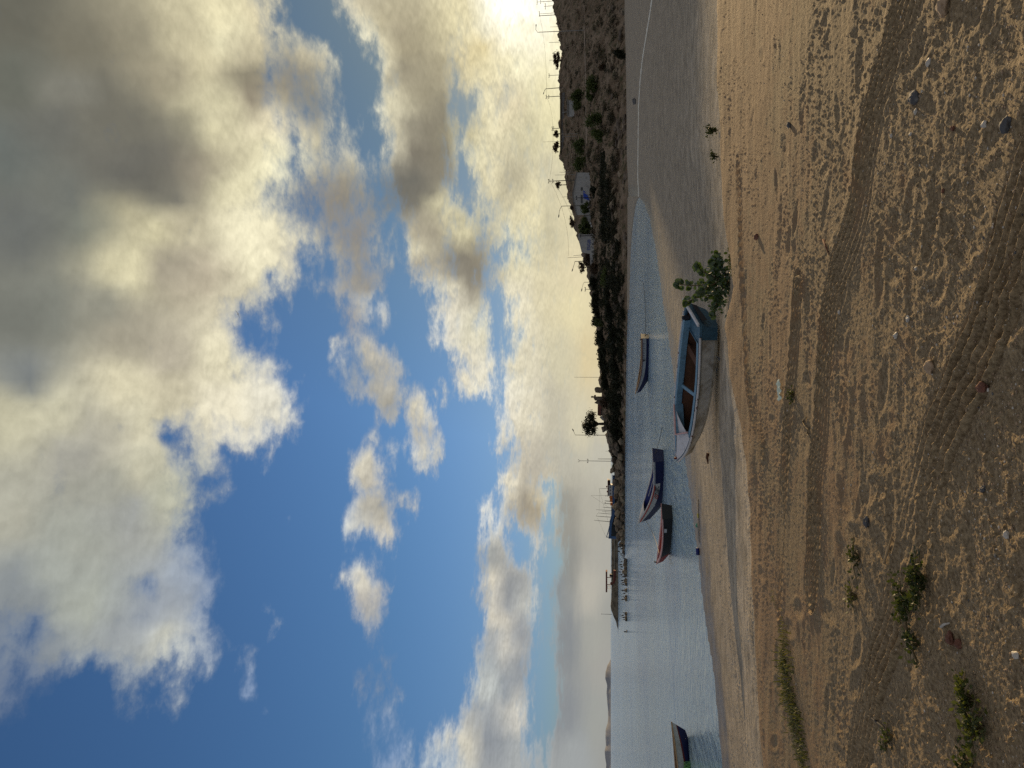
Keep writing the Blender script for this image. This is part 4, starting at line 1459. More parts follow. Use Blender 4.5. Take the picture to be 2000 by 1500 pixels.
for i, (y, xt, xb, wpx, k, lb) in enumerate(SLOPE):
    p = head_point(xb, y)
    m_ = px_m(p.y)
    bush(lb, (p.x, p.y, p.z - 0.2), wpx * m_ * 1.1, (xb - xt) * m_ * 1.1, 300 + i, MATS[k], n=1500, leaf=0.2, clumps=9)

# --- trees: y centre, x top, x base, crown width px
TREES = [('wide bushy dark tree on the skyline nearest the tall lamp', 117, 1080, 1098, 34, M_leafdry, dict(trunk=0.2, n=1700)),
         ('narrow leaning tree on the ridge, upper of two side by side', 264, 1079, 1097, 15, M_leafdry, dict(trunk=0.25, n=700, lean=0.4)),
         ('ragged open tree on the ridge beside the narrow leaning one', 286, 1077, 1099, 24, M_leafdry, dict(trunk=0.3, n=800)),
         ('small open tree standing alone by the pole with two crossarms', 361, 1085, 1103, 15, M_leafdry, dict(trunk=0.35, n=420)),
         ('tiny round tree on the ridge by the bent lamp', 406, 1112, 1121, 9, M_leafdry, dict(trunk=0.25, n=250)),
         ('flat-topped wind-bent tree above the white house with lettering', 434, 1111, 1127, 23, M_leafdry, dict(trunk=0.3, n=600)),
         ('green garden tree before the right end of the long white house', 354, 1125, 1146, 24, M_leafgreen, dict(trunk=0.15, n=1300)),
         ('green garden tree before the left end of the long white house', 406, 1132, 1156, 24, M_leafgreen, dict(trunk=0.2, n=1300)),
         ('large green garden tree between the two white houses', 441, 1127, 1158, 40, M_leafgreen, dict(trunk=0.15, n=2200)),
         ('dark red-brown leafless-looking tree beside the white house with lettering', 503, 1140, 1160, 26, M_leafdry, dict(trunk=0.25, n=700)),
         ('scraggly dry tree on the crest below the bent street lamp', 522, 1128, 1150, 24, M_leafdry, dict(trunk=0.3, n=420)),
         ('dense dark tree with short thick trunk standing among boulders near the point', 828, 1133, 1186, 56, M_leafdark, dict(trunk=0.34, n=3600, rad=0.42, clumps=36, limbs=7, kr=(0.07, 0.16), leaf=0.17))]
for i, (lb, y, xt, xb, wpx, mt, kw) in enumerate(TREES):
    p = head_point(xb, y)
    m_ = px_m(p.y)
    kw.setdefault('leaf', 0.2)
    kw.setdefault('rad', 0.12)
    tree(lb, (p.x, p.y, p.z - 0.1), (xb - xt) * m_, wpx * m_, 400 + i, mt, **kw)

# --- houses
M_wall = material("whitewashed_wall", (0.36, 0.345, 0.315), rough=0.9, var=0.12, scale=0.8, color2=(0.25, 0.235, 0.21), thresh=(0.5, 0.75), bump=0.02, bscale=3)
M_bluew = material("blue_wall_paint", (0.03, 0.07, 0.36), rough=0.8, var=0.1)
M_dkglass = material("dark_window_glass", (0.03, 0.03, 0.035), rough=0.2, spec=0.5)
M_roofg = material("grey_roof_sheet", (0.17, 0.155, 0.14), rough=0.8, var=0.2)
M_roofr = material("red_brown_roof_tiles", (0.17, 0.075, 0.055), rough=0.85, var=0.2, scale=2.0)


def facade(root, pts, dist, depth, mat, name='wall'):
    """upright block whose front outline is traced from photo points (x, y) at a forward distance"""
    P_ = [at_d(x, y, dist) for x, y in pts]
    o = root.location
    fr = [Vector((p.x - o.x, p.y - o.y, p.z - o.z)) for p in P_]
    bk = [v + Vector((v.x * 0 + depth * 0.25, depth, 0)) for v in fr]
    n = len(fr)
    mb = MB().add(fr + bk, [tuple(range(n)), tuple(reversed(range(n, 2 * n)))] + [(k, k + n, (k + 1) % n + n, (k + 1) % n) for k in range(n)])
    return flip_out(mb.build(name, mat, root))


def panel(root, pts, dist, mat, name, thick=0.06):
    P_ = [at_d(x, y, dist) for x, y in pts]
    o = root.location
    fr = [Vector((p.x - o.x, p.y - o.y - thick, p.z - o.z)) for p in P_]
    bk = [v + Vector((0, thick - 0.003, 0)) for v in fr]
    n = len(fr)
    mb = MB().add(fr + bk, [tuple(range(n)), tuple(reversed(range(n, 2 * n)))] + [(k, k + n, (k + 1) % n + n, (k + 1) % n) for k in range(n)])
    return flip_out(mb.build(name, mat, root))


pA = head_point(1152, 385)
dA = pA.y - 0.8
hA = thing('white_house', 'long white house with a low gable and blue painted stripes', 'house', (pA.x, dA, pA.z))
facade(hA, [(1160, 337), (1127, 337), (1119.5, 377), (1120, 386), (1126.5, 420), (1164, 420)], dA, 6, M_wall)
panel(hA, [(1139, 376), (1147.5, 381), (1152, 392), (1139.5, 387)], dA, M_bluew, 'painted_stripe')
panel(hA, [(1139, 372.5), (1142, 374), (1144, 376.5), (1139.2, 375)], dA, M_bluew, 'painted_stripe')
panel(hA, [(1134, 381), (1138, 381), (1138, 397), (1134, 397)], dA, M_dkglass, 'window')
panel(hA, [(1134, 366), (1138, 366), (1138, 372), (1134, 372)], dA, M_dkglass, 'window')
panel(hA, [(1150, 402), (1153, 402), (1153, 408), (1150, 408)], dA, M_roofg, 'ledge')
mb = MB()
for a, b in (((1126.6, 335.5), (1119.2, 377)), ((1119.2, 377), (1119.7, 386.5)), ((1119.7, 386.5), (1126.2, 421))):
    u0, u1 = at_d(*a, dA), at_d(*b, dA)
    mb.tube([u0 - hA.location + Vector((0, -0.1, 0.05)), u1 - hA.location + Vector((0, -0.1, 0.05))], 0.09, 5)
mb.build('eaves', M_roofg, hA)

pB = head_point(1160, 475)
dB = pB.y - 0.8
hB = thing('white_house', 'white house with large blue capital letters on its wall', 'house', (pB.x, dB, pB.z))
facade(hB, [(1166, 458), (1130, 458), (1129, 463), (1131, 472), (1136, 493), (1152, 496), (1153, 517), (1168, 517)], dB, 6, M_wall)
panel(hB, [(1155, 508), (1160, 508), (1160, 512), (1155, 512)], dB, M_dkglass, 'window')
M_letter = material("blue_letter_paint", (0.03, 0.06, 0.25), rough=0.8)


def letters(root, text, p0, p1, hpx, dist, mat):
    """text painted on a wall from photo point p0 (start of the baseline) to p1"""
    cu = bpy.data.curves.new('lettering', 'FONT')
    cu.body = text
    cu.size = 1.0
    cu.extrude = 0.02
    cu.materials.append(mat)
    tmp = bpy.data.objects.new('lettering_curve', cu)
    COL.objects.link(tmp)
    bpy.context.view_layer.update()
    me = bpy.data.meshes.new_from_object(tmp.evaluated_get(bpy.context.evaluated_depsgraph_get()))
    bpy.data.objects.remove(tmp)
    if not me.materials:
        me.materials.append(mat)
    ob = bpy.data.objects.new('lettering', me)
    COL.objects.link(ob)
    a, b = at_d(*p0, dist), at_d(*p1, dist)
    d = (b - a)
    w_ = max(v.co.x for v in me.vertices)
    h_ = hpx * dist / F_PX
    sx, sy = d.length / w_, h_ / 0.7
    x_ = d.normalized()
    z_ = Vector((0, -1, 0))
    y_ = z_.cross(x_)
    mt = Matrix((x_ * sx, y_ * sy, z_)).transposed().to_4x4()
    mt.translation = a + Vector((0, -0.05, 0)) - root.location
    ob.parent = root
    ob.matrix_local = mt
    return ob


letters(hB, "ESGJB", (1152.2, 489), (1153.2, 468), 6.0, dB, M_letter)
letters(hB, "S  CA", (1159.5, 494), (1160, 474), 4.2, dB, M_ink)

pC = head_point(1178, 802)
hC = thing('low_house', 'low grey house with red-brown roof and pale gable beside the dark tree', 'house', (pC.x, pC.y, pC.z))
facade(hC, [(1186, 788), (1175, 788), (1173, 812), (1186, 812)], pC.y, 4, M_roofg)
facade(hC, [(1175.5, 787), (1167.5, 788), (1167, 811), (1173.5, 813)], pC.y - 0.2, 4.6, M_roofr, 'roof')
panel(hC, [(1186, 812.5), (1174, 812.5), (1171, 815), (1177, 821), (1186, 822)], pC.y - 0.1, M_wall, 'gable', 0.4)

pD = head_point(1122, 215)
hD = thing('pale_shed', 'pale flat-fronted shed half hidden behind the green bush', 'shed', (pD.x, pD.y + 0.5, pD.z))
facade(hD, [(1126, 196), (1108.5, 196), (1108.5, 226), (1126, 226)], pD.y + 0.5, 3, M_wall)
panel(hD, [(1107.6, 194.5), (1109.6, 194.5), (1109.6, 227), (1107.6, 227)], pD.y + 0.45, M_roofg, 'roof_edge', 0.3)
mb = MB()
a = at_d(1108, 218.5, pD.y + 1) - hD.location
b_ = at_d(1098, 219.5, pD.y + 1) - hD.location
mb.tube([a, b_], 0.06, 5)
mb.build('mast', M_wall, hD)
pE = head_point(1097, 190)
hE = thing('long_roof', 'long dark shed with flat roof line on the crest of the ridge', 'shed', (pE.x, pE.y, pE.z))
facade(hE, [(1103, 181), (1094.5, 181), (1094.5, 300), (1103, 300)], pE.y - 4, 4, M_roofg)
facade(hE, [(1096, 179), (1093.6, 179), (1093.6, 302), (1096, 302)], pE.y - 4.4, 5, M_hill, 'roof')

pF = head_point(1163, 537)
hF = thing('white_hut', 'small white hut with dark doorway at the edge of the dark bank', 'hut', (pF.x, pF.y - 0.4, pF.z))
facade(hF, [(1164, 532), (1155, 532), (1155, 542), (1164, 542)], pF.y - 0.4, 2, M_cream)
panel(hF, [(1164, 535), (1158.5, 535), (1158.5, 538), (1164, 538)], pF.y - 0.42, M_ink, 'door')
facade(hF, [(1155.2, 531), (1153.9, 531), (1153.9, 543), (1155.2, 543)], pF.y - 0.6, 2.4, M_roofg, 'roof')
pG = head_point(1157, 428)
hG = thing('garden_wall', 'plain pale garden wall between the two white houses', 'wall', (pG.x, pG.y - 0.3, pG.z))
facade(hG, [(1160, 421), (1141, 421), (1142, 436), (1160, 436)], pG.y - 0.3, 0.4, M_wall)
panel(hG, [(1141.8, 420.6), (1139.8, 420.6), (1140.8, 436.4), (1142.8, 436.4)], pG.y - 0.35, M_roofg, 'coping', 0.2)
# pale boulders heaped in front of the garden tree
for i, (x, y, s_) in enumerate([(1148, 436, 3.0), (1150, 442, 2.4), (1154, 438, 2.6), (1152, 447, 2.6), (1156, 444, 2.2), (1150, 452, 2.0)]):
    p = head_point(x + 4, y)
    o = MB().rock((0, 0, 0.2), (s_ * 0.12, s_ * 0.1, s_ * 0.1), 900 + i).build('pale_boulder', M_wall, None)
    o.location = (p.x, p.y - 1.2, EYE + (p.y - 1.2) * (1192 - x) / F_PX - 0.2)
    tag(o, 'whitish boulder heaped under the large green garden tree', 'boulder', 'pale boulders in the garden')

# road along the slope, as a retaining wall with pale top
M_road = material("dusty_road", (0.28, 0.22, 0.16), rough=0.95, var=0.15)
Vr = []
for y in np.arange(-300, 330, 6.0):
    d0, prof = head_profile(y)
    (x0, a0), (x1, a1) = prof[4], prof[5]
    Vr.append([tuple(at_d(x1 - 1, y, d0 + a1 - 0.4)), tuple(at_d(x1 - 2.4, y, d0 + a1 - 0.3)), tuple(at_d(x1 - 3.0, y, d0 + a1 + 1.2))])
structure(grid_np('road', np.array(Vr), [M_road]))

# --- boulders: along the foot of the headland and heaped at its point
M_rock = material("brown_rock", (0.15, 0.115, 0.08), rough=0.95, var=0.25, scale=1.5, color2=(0.075, 0.058, 0.042), thresh=(0.45, 0.62), bump=0.06, bscale=4)
M_rockl = material("tan_rock", (0.24, 0.185, 0.12), rough=0.95, var=0.25, scale=1.5, color2=(0.11, 0.085, 0.06), thresh=(0.5, 0.68), bump=0.06, bscale=4)
protos = []
for k in range(8):
    o = MB().rock((0, 0, 0), (1, 0.9, 0.75), 30 + k, sub=3, rough=0.3).build('boulder', [M_rock, M_rockl][k % 2], None)
    flip_out(o)
    protos.append(o)
first_use = {}


def boulder(p, s, k, label, group, rz):
    src = protos[k]
    if k not in first_use:
        first_use[k] = True
        o = src
    else:
        o = src.copy()
        COL.objects.link(o)
    o.location = p
    o.rotation_euler = (rng.uniform(-0.3, 0.3), rng.uniform(-0.3, 0.3), rz)
    o.scale = s
    tag(o, label, 'boulder', group)
    return o


POINT = [(1203, 884, 15), (1212, 892, 14), (1199, 900, 13), (1210, 905, 16), (1216, 915, 12), (1197, 918, 12), (1207, 925, 15), (1216, 932, 12), (1202, 942, 14), (1206, 955, 16), (1216, 950, 11), (1214, 965, 13), (1203, 968, 12), (1217, 978, 11),
         (1209, 985, 14), (1201, 990, 13), (1216, 995, 11), (1207, 1003, 17), (1217, 1010, 12), (1204, 1018, 14), (1212, 1024, 15), (1219, 1030, 10), (1206, 1033, 12), (1213, 1040, 14), (1208, 1050, 12), (1216, 1054, 12), (1213, 1063, 11), (1218, 1070, 9), (1218, 1079, 7), (1192, 858, 14), (1195, 868, 16), (1188, 850, 13), (1204, 872, 13), (1212, 862, 12), (1180, 838, 12), (1199, 880, 10), (1192, 880, 7)]
for i, (x, y, s_) in enumerate(POINT):
    d0, prof = head_profile(y)
    dist = d0 - 1.0 + (1222 - x) * 0.12
    p = at_d(x, y, dist)
    k = s_ * 0.5 * px_m(dist) * 1.22
    boulder(p, (k * rng.uniform(0.9, 1.3), k, k * rng.uniform(0.8, 1.05)), i % 8, 'brown weathered boulder heaped at the point of the headland', 'boulders heaped at the headland point', rng.uniform(0, 6))
rb = random.Random(4)
for i in range(120):
    y = rb.uniform(-20, 870)
    t = rb.random()
    hi = np.interp(y, HY, H_RK)
    x = hi + 4 + (1226 - hi - 6) * t
    p = head_point(x, y)
    s_ = rb.uniform(0.25, 0.85) * (1.15 if y < 560 else 0.9)
    boulder((p.x, p.y - 0.2, p.z), (s_ * rb.uniform(1, 1.5), s_, s_ * rb.uniform(0.6, 0.9)), i % 8, 'rock lying in the rough revetment along the foot of the headland', 'rocks along the foot of the headland', rb.uniform(0, 6))
p = on_z(1224, 420, 0.05)
boulder((p.x, p.y - 1, 0.4), (0.7, 0.6, 0.55), 1, 'pale rounded rock alone at the waterline below the white house', None, 0.3)
# standing stones on the crest
ST = [(1162, 762, 1180, 12, 'leaning grey slab standing on the crest next to the bushes'), (1158, 778, 1185, 9, 'squat brown rock pillar on the crest beside the leaning slab'), (1163, 786, 1186, 11, 'broad brown rock on the crest at the foot of the rock pillar')]
for i, (xt, y, xb, w_, lb) in enumerate(ST):
    p = head_point(xb, y)
    m_ = px_m(p.y)
    h_ = (xb - xt) * m_
    o = flip_out(MB().rock((0, 0, h_ * 0.5), (w_ * m_ * 0.5, 0.5, h_ * 0.55), 60 + i, sub=3, rough=0.25).build('standing_rock', M_rock, None))
    o.location = (p.x, p.y - 0.5, p.z)
    tag(o, lb, 'rock')
p = head_point(1160, 775)
m_ = px_m(p.y)
o = thing('stone_bust', 'small round-headed stone figure on top of the rocks', 'statue', at_d(1163, 775, p.y))
MB().lathe((0, 0, -0.1), [(0.45, 0), (0.42, 0.35), (0.15, 0.5), (0.13, 0.62)], 10).build('pedestal', M_rock, o, True)
flip_out(MB().rock((0, 0, 0.78), (0.27, 0.27, 0.26), 5, sub=2, rough=0.12).build('head', M_rock, o))

# --- poles, lamps and masts: thing builders
M_pole = material("weathered_pole", (0.10, 0.085, 0.065), rough=0.9, var=0.2)
M_steel = material("galvanised_steel", (0.22, 0.21, 0.19), rough=0.5, var=0.1, metallic=0.3)


def pole(label, y, xt, xb, arms=(), rad=0.10, lamp=None, dist=None, name='utility_pole', cat='pole', mat=None, lean=0.0, extra=None):
    rad *= 0.68
    lean += rng.uniform(-0.6, 0.6)
    p = head_point(xb, y)
    if dist:
        p = at_d(xb, y, dist)
    m_ = px_m(p.y)
    h_ = (xb - xt) * m_
    o = thing(name, label, cat, (p.x, p.y, p.z))
    tip = Vector((lean * m_, 0, h_))
    MB().tube([(0, 0, -0.4), tip * 0.5, tip], [rad, rad * 0.9, rad * 0.7], 7).build('shaft', mat or M_pole, o)
    for (dz, half) in arms:
        z_ = h_ - dz * m_
        MB().box((lean * m_ * z_ / h_, 0, z_), (2 * half * m_, 0.12, 0.12)).build('crossarm', mat or M_pole, o)
        ins = MB()
        for sx in (-0.85, 0.85):
            ins = MB().lathe((lean * m_ * z_ / h_ + sx * half * m_, 0, z_ + 0.06), [(0.05, 0), (0.07, 0.08), (0.03, 0.16)], 6).build('insulator', M_ink, o)
    if lamp:
        # bent arm: list of (du, dx) photo px offsets from the pole top (du to photo-up = world right)
        pts = [tip] + [tip + Vector((du * m_, 0, dx * m_)) for du, dx in lamp]
        MB().tube(pts, rad * 0.5, 6).build('lamp_arm', mat or M_pole, o)
        e, f = pts[-1], pts[-2]
        d_ = (e - f).normalized()
        MB().tube([e, e + d_ * 0.35, e + d_ * 0.7], [0.07, 0.13, 0.05], 6).build('lamp_head', M_steel, o)
    return o


pole('tall street lamp with an upswept arm, standing before the bare brown slope', 59, 1050, 1141, rad=0.16, lamp=[(5, 3.5), (11, 3.2)], name='street_lamp', cat='street lamp', mat=M_steel, lean=1.5)
pole('curved street lamp at the far side of the dark tree on the ridge', 171, 1066, 1098, rad=0.16, lamp=[(-3, 2.6), (-6, 3.6)], name='street_lamp', cat='street lamp', mat=M_pole, lean=-1.5)
pole('slender street lamp with long bent arm above the long white house', 401, 1097, 1156, rad=0.12, lamp=[(-8, 4), (-16, 5)], name='street_lamp', cat='street lamp', mat=M_pole)
pole('street lamp with curving wire-thin arm over the scraggly dry tree', 510, 1123, 1150, rad=0.13, lamp=[(-6, 1.5), (-14, 4)], name='street_lamp', cat='street lamp', mat=M_pole)
pole('street lamp rising beside the dense dark tree among boulders', 850, 1124, 1180, rad=0.10, lamp=[(3, 1), (7, 3)], name='street_lamp', cat='street lamp', mat=M_pole)
pole('pole with double crossarm nearest the curved street lamp', 187, 1067, 1108, arms=[(0, 4), (5, 3.5)], rad=0.14)
pole('pole with two crossarms by the small open tree', 351, 1072, 1142, arms=[(0, 4), (8, 4)], rad=0.15)
pole('short pole with two crossarms just below the ridge line', 250, 1078, 1098, arms=[(0.5, 4), (3.5, 4)], rad=0.12)
pole('dark pole with T-shaped top in front of the blue stripes', 386, 1124, 1156, arms=[(2.5, 4)], rad=0.13, mat=M_ink)
pole('dark pole at the corner of the house with lettering', 460, 1131, 1160, arms=[(3, 3)], rad=0.13, mat=M_ink)
pole('thin pole beyond the dip of the ridge', 82, 1072, 1099, rad=0.09)
pole('thin pole sticking out above the wide bushy tree', 116, 1073, 1100, rad=0.09)
pole('pole with a small crossarm at the end of the wide bushy tree', 146, 1071, 1098, arms=[(1.5, 4)], rad=0.10)
pole('outermost pole on the bright ridge, with long crossarm', 2, 1048, 1080, arms=[(1, 5), (8, 4)], rad=0.11)
pole('pole of the bright ridge carrying a cross of short arms', 11, 1062, 1082, arms=[(3, 6)], rad=0.10)
hf = pole('H-shaped pair of poles joined by one crossarm on the bright ridge', 25, 1053, 1086, arms=[(0.3, 5)], rad=0.09)
m_ = px_m(hf.location.y)
MB().tube([(-4 * m_, 0, -0.4), (-4 * m_, 0, 33 * m_)], 0.09, 6).build('shaft', M_pole, hf)
pole('short thin pole beside the tall upswept street lamp', 52, 1074, 1095, rad=0.07)
pole('thin antenna mast above the ragged open tree', 276, 1060, 1102, rad=0.06, mat=M_steel)
pole('slim pale pole before the bush under the bent trees', 261, 1096, 1128, rad=0.08, mat=M_steel)
pole('second slim pale pole before the bush, next to the ragged tree', 266, 1098, 1126, rad=0.08, mat=M_steel)
pole('slim post on the ridge close to the pole with two crossarms', 336, 1093, 1118, rad=0.08, mat=M_steel)
pole('slim tall post between the ridge and the long white house', 341, 1084, 1126, rad=0.07, mat=M_steel)
pole('thin mast above the gable of the long white house', 384, 1097, 1122, rad=0.07, mat=M_steel)
pole('leaning mast above the house with lettering', 497, 1120, 1150, rad=0.08, mat=M_steel, lean=-2.0)
pole('taller leaning mast, neighbour of the mast above the house with lettering', 501, 1109, 1150, rad=0.08, mat=M_steel, lean=-1.0)
pole('short pole with T-shaped top on the descending crest', 565, 1142, 1156, arms=[(1.5, 4)], rad=0.10)
pole('small bent lamp post on the descending crest', 551, 1141, 1156, rad=0.09, lamp=[(-4, 2), (-12, 4)], name='street_lamp', cat='street lamp')
pole('tall hair-thin mast rising from the bushes of the bank', 737, 1122, 1172, rad=0.06, mat=M_steel)
yp = pole('tall mast with forked top beyond the boulders', 901, 1133, 1204, rad=0.09, mat=M_steel, arms=[(16, 4)])
m_ = px_m(yp.location.y)
h_ = 71 * m_
MB().tube([(-2.5 * m_, 0, h_ + 3 * m_), (0, 0, h_ - 0.1), (2.5 * m_, 0, h_ + 3 * m_)], 0.06, 5).build('fork', M_steel, yp)
pole('short mast standing next to the tall forked mast', 896.5, 1168, 1200, rad=0.09, mat=M_pole)
pole('tiny thin post over the boulders below the street lamp', 881, 1183, 1200, rad=0.05, mat=M_steel)

# overhead wires
W = [((1053, -30), (1053, 23), (1068, 187), 'wire')]


def wire(label, pts, sag=0.6, rad=0.022):
    P_ = []
    for (xa, ya, da), (xb_, yb_, db) in zip(pts[:-1], pts[1:]):
        a, b = at_d(xa, ya, da), at_d(xb_, yb_, db)
        for k in range(13):
            t = k / 12
            q_ = a.lerp(b, t)
            q_.z -= sag * 4 * t * (1 - t)
            if not P_ or (P_[-1] - q_).length > 0.01:
                P_.append(q_)
    tag(MB().tube(P_, rad, 4).build('power_line', M_ink, None, True), label, 'power line')


wire('upper wire strung from the H-shaped poles to the double crossarm pole', [(1053, 24, 190), (1067, 187, 178)])
wire('wire strung from the double crossarm pole on to the pole by the small open tree', [(1068, 189, 178), (1079, 250, 178), (1073, 352, 165)], 0.4)
wire('wire descending from the pole by the small open tree towards the leaning masts', [(1073, 351, 165), (1110, 500, 160)], 1.2)
wire('lower wire running along the ridge towards the house with lettering', [(1079, 352, 165), (1126, 460, 165)], 0.8)
# ------------------------------------------------------------------ far shore hills, breakwater, fishing ship, rocks with birds
M_far = material("far_dry_hills", (0.32, 0.31, 0.295), rough=1.0, var=0.1, scale=0.002, color2=(0.22, 0.215, 0.21), thresh=(0.45, 0.6))
FH = [(1289, 1192), (1293, 1190), (1300, 1186), (1312, 1182.5), (1325, 1182.5), (1338, 1185.5), (1352, 1184.5), (1370, 1186), (1385, 1187.5), (1400, 1188), (1412, 1186.5), (1425, 1183), (1440, 1182.5), (1455, 1183.5), (1465, 1181), (1480, 1182), (1492, 1184), (1510, 1183), (1560, 1180), (1640, 1184), (1760, 1190), (1800, 1192)]
DF = 5200.0
rowsF = []
for y in np.arange(1288, 1800, 3.0):
    xt = float(np.interp(y, [p[0] for p in FH], [p[1] for p in FH]))
    p = at_d(xt, y, DF)
    hgt = max(p.z, 0) * (1 + 0.12 * mnoise.noise((y * 0.06, 1, 4)))
    rowsF.append([(p.x * 0.9, DF * 0.9, -3), (p.x * 0.93, DF * 0.93, hgt * 0.28), (p.x * 0.965, DF * 0.965, hgt * (0.66 + 0.1 * mnoise.noise((y * 0.1, 7, 4)))), (p.x, DF, hgt), (p.x * 1.08, DF * 1.08, hgt * 0.3), (p.x * 1.12, DF * 1.12, -5)])
structure(grid_np('far_hills', np.array(rowsF), [M_far]))

# breakwater
M_stone = material("breakwater_stone", (0.15, 0.125, 0.085), rough=0.95, var=0.3, scale=0.6, color2=(0.075, 0.062, 0.042), thresh=(0.45, 0.6), bump=0.25, bscale=0.9)
M_conc = material("pale_concrete", (0.30, 0.27, 0.21), rough=0.9, var=0.15, scale=0.4)
DB = 300.0
a_, b_ = at_d(1207, 1236, DB), at_d(1207, 1030, DB + 14)
bw_ = thing('breakwater', 'long low rubble breakwater reaching out to the open sea', 'breakwater', (a_.x, a_.y, 0))
L_ = (b_ - a_).length * 1.25
V = []
n_ = 120
for i in range(n_):
    t = i / (n_ - 1)
    x, y = (b_.x - a_.x) * 1.25 * t, (b_.y - a_.y) * 1.25 * t
    rise = float(sstep(np.array(t / 0.20)))
    nz = lambda s_: 0.35 * mnoise.noise((i * 0.35, s_, 3.3)) + 0.2 * mnoise.noise((i * 1.1, s_, 8))
    hump = 0.35 * math.exp(-((t - 0.17) / 0.05) ** 2)
    z = 2.55 * rise + hump
    V.append([(x, y - 3.2 + nz(1), -0.6), (x, y - 2.4 + nz(2), 0.5 * rise + 0.1 * nz(7)), (x, y - 1.5 + nz(3), z * 0.55 + 0.5 * nz(4)), (x, y - 0.6, z * 0.88 + 0.4 * nz(5)), (x, y + 0.3, z + 0.5 * nz(9)), (x, y + 4, z + 0.3 * nz(6)), (x, y + 8, -0.5)])
grid_np('rubble_slope', np.array(V), [M_stone], smooth=False, parent=bw_)
dvec = (b_ - a_).normalized()
MB().box((dvec.x * L_ * 0.63, dvec.y * L_ * 0.63 - 1.75, 1.35), (L_ * 0.50, 0.5, 0.22), Matrix.Rotation(math.atan2(dvec.y, dvec.x), 3, 'Z')).build('concrete_ledge', M_conc, bw_)
pz = at_d(1193, 1135, DB + 8)
mpx = px_m(DB + 8)
pv = thing('pavilion', 'flat-roofed open shelter on two posts standing on the breakwater', 'shelter', (pz.x, pz.y, 2.3))
M_rust = material("rusty_red_paint", (0.15, 0.045, 0.03), rough=0.8, var=0.2)
zt = EYE + (1192 - 1184.7) * mpx - 2.3
for k, dy in enumerate((7, -7)):
    MB().box((dy * mpx, 0, zt / 2), (0.22, 0.22, zt)).build('post', M_rust, pv)
MB().box((0, 0, zt), (40 * mpx, 3.0, 3.0 * mpx)).build('roof', M_rust, pv)
def sea_box(label, name, cat, y0, y1, x0, x1, dist, mat, depth=1.5):
    a, b = at_d(x0, y0, dist), at_d(x1, y1, dist)
    o = MB()
    w_, h_ = abs(b.x - a.x), abs(b.z - a.z)
    o.box((0, 0, h_ * 0.42), (w_, depth, h_ * 0.84)).box((0, 0, h_ * 0.92), (w_ * 0.8, depth * 0.8, h_ * 0.16))
    ob = o.build(name, mat)
    ob.location = ((a.x + b.x) / 2, dist, min(a.z, b.z))
    return tag(ob, label, cat)
sea_box('dark square drum beside a post of the flat-roofed shelter', 'drum', 'drum', 1121, 1126, 1190.5, 1196, DB + 7, M_ink)
MB_ = MB()
rb_ = thing('red_skiff', 'small red boat drawn up on the ledge of the breakwater under the shelter', 'boat', at_d(1202, 1128, DB - 3))
hr = Hull(24 * mpx, 1.7, 0.75, 0.7, 1.0, 0.2)
hr.build(rb_, [(lambda l, z, t: True, M_rust)], M_rust, M_brown, M_red, floor=0.1, nst=12)
rb_.rotation_euler = (0, 0, R(178))
rb_.location = at_d(1202.0, 1114, DB - 3)
flip_out(MB().rock((0, 0, 0.5), (0.65, 0.6, 0.7), 44, 2, 0.3).build('red_heap', M_rust, None))
o = bpy.data.objects['red_heap']
o.location = at_d(1197, 1140, DB + 6)
tag(o, 'dull red heap of nets under the flat-roofed shelter', 'heap')
fr_ = thing('metal_frame', 'open square metal frame at the seaward side of the shelter', 'frame', at_d(1193, 1147, DB + 7))
for du, dz, w_, h_ in ((-2.5, 3, 0.1, 6), (2.5, 3, 0.1, 6), (0, 5.9, 5.2, 0.5), (0, 1.2, 5.2, 0.5)):
    MB().box((du * mpx, 0, dz * mpx), (max(w_ * (mpx if w_ > 1 else 1), 0.1), 0.12, max(h_ * (mpx if h_ > 1 else mpx), 0.1))).build('bar', M_steel, fr_)
bp = at_d(1194, 1200, DB + 6)
o = thing('marker_pole', 'thin marker pole near the seaward end of the breakwater', 'pole', bp)
MB().tube([(0, 0, -0.3), (0, 0, 18 * mpx)], [0.10, 0.07], 6).build('shaft', M_steel, o)
MB().lathe((0, 0, 18 * mpx), [(0.10, 0), (0.14, 0.15), (0.05, 0.3)], 6).build('beacon', M_ink, o)

# rocks standing in the water, with sea birds on them
SR = [(1096, 1216, 8), (1104, 1215, 9), (1111, 1217, 8), (1117, 1212, 9), (1123, 1217, 8), (1134, 1217, 7), (1141, 1219, 6), (1153, 1218, 7), (1165, 1220, 5), (1171, 1218, 6), (1199, 1219, 6), (1206, 1219, 7), (1211, 1220, 4), (1233, 1223, 3)]
DR = 140.0
for i, (y, xt, w_) in enumerate(SR):
    m_ = px_m(DR)
    p = at_d(1225, y, DR + (i % 3) * 0.6)
    h_ = (1225 - xt) * m_
    boulder((p.x, p.y, h_ * 0.28), (w_ * m_ * 0.62, 0.5, h_ * 0.72), i % 8, 'jagged dark rock standing out of the water off the point', 'rocks in the water off the point', rng.uniform(-0.3, 0.3))
M_bird = material("dark_plumage", (0.035, 0.03, 0.027), rough=0.8, var=0.2)


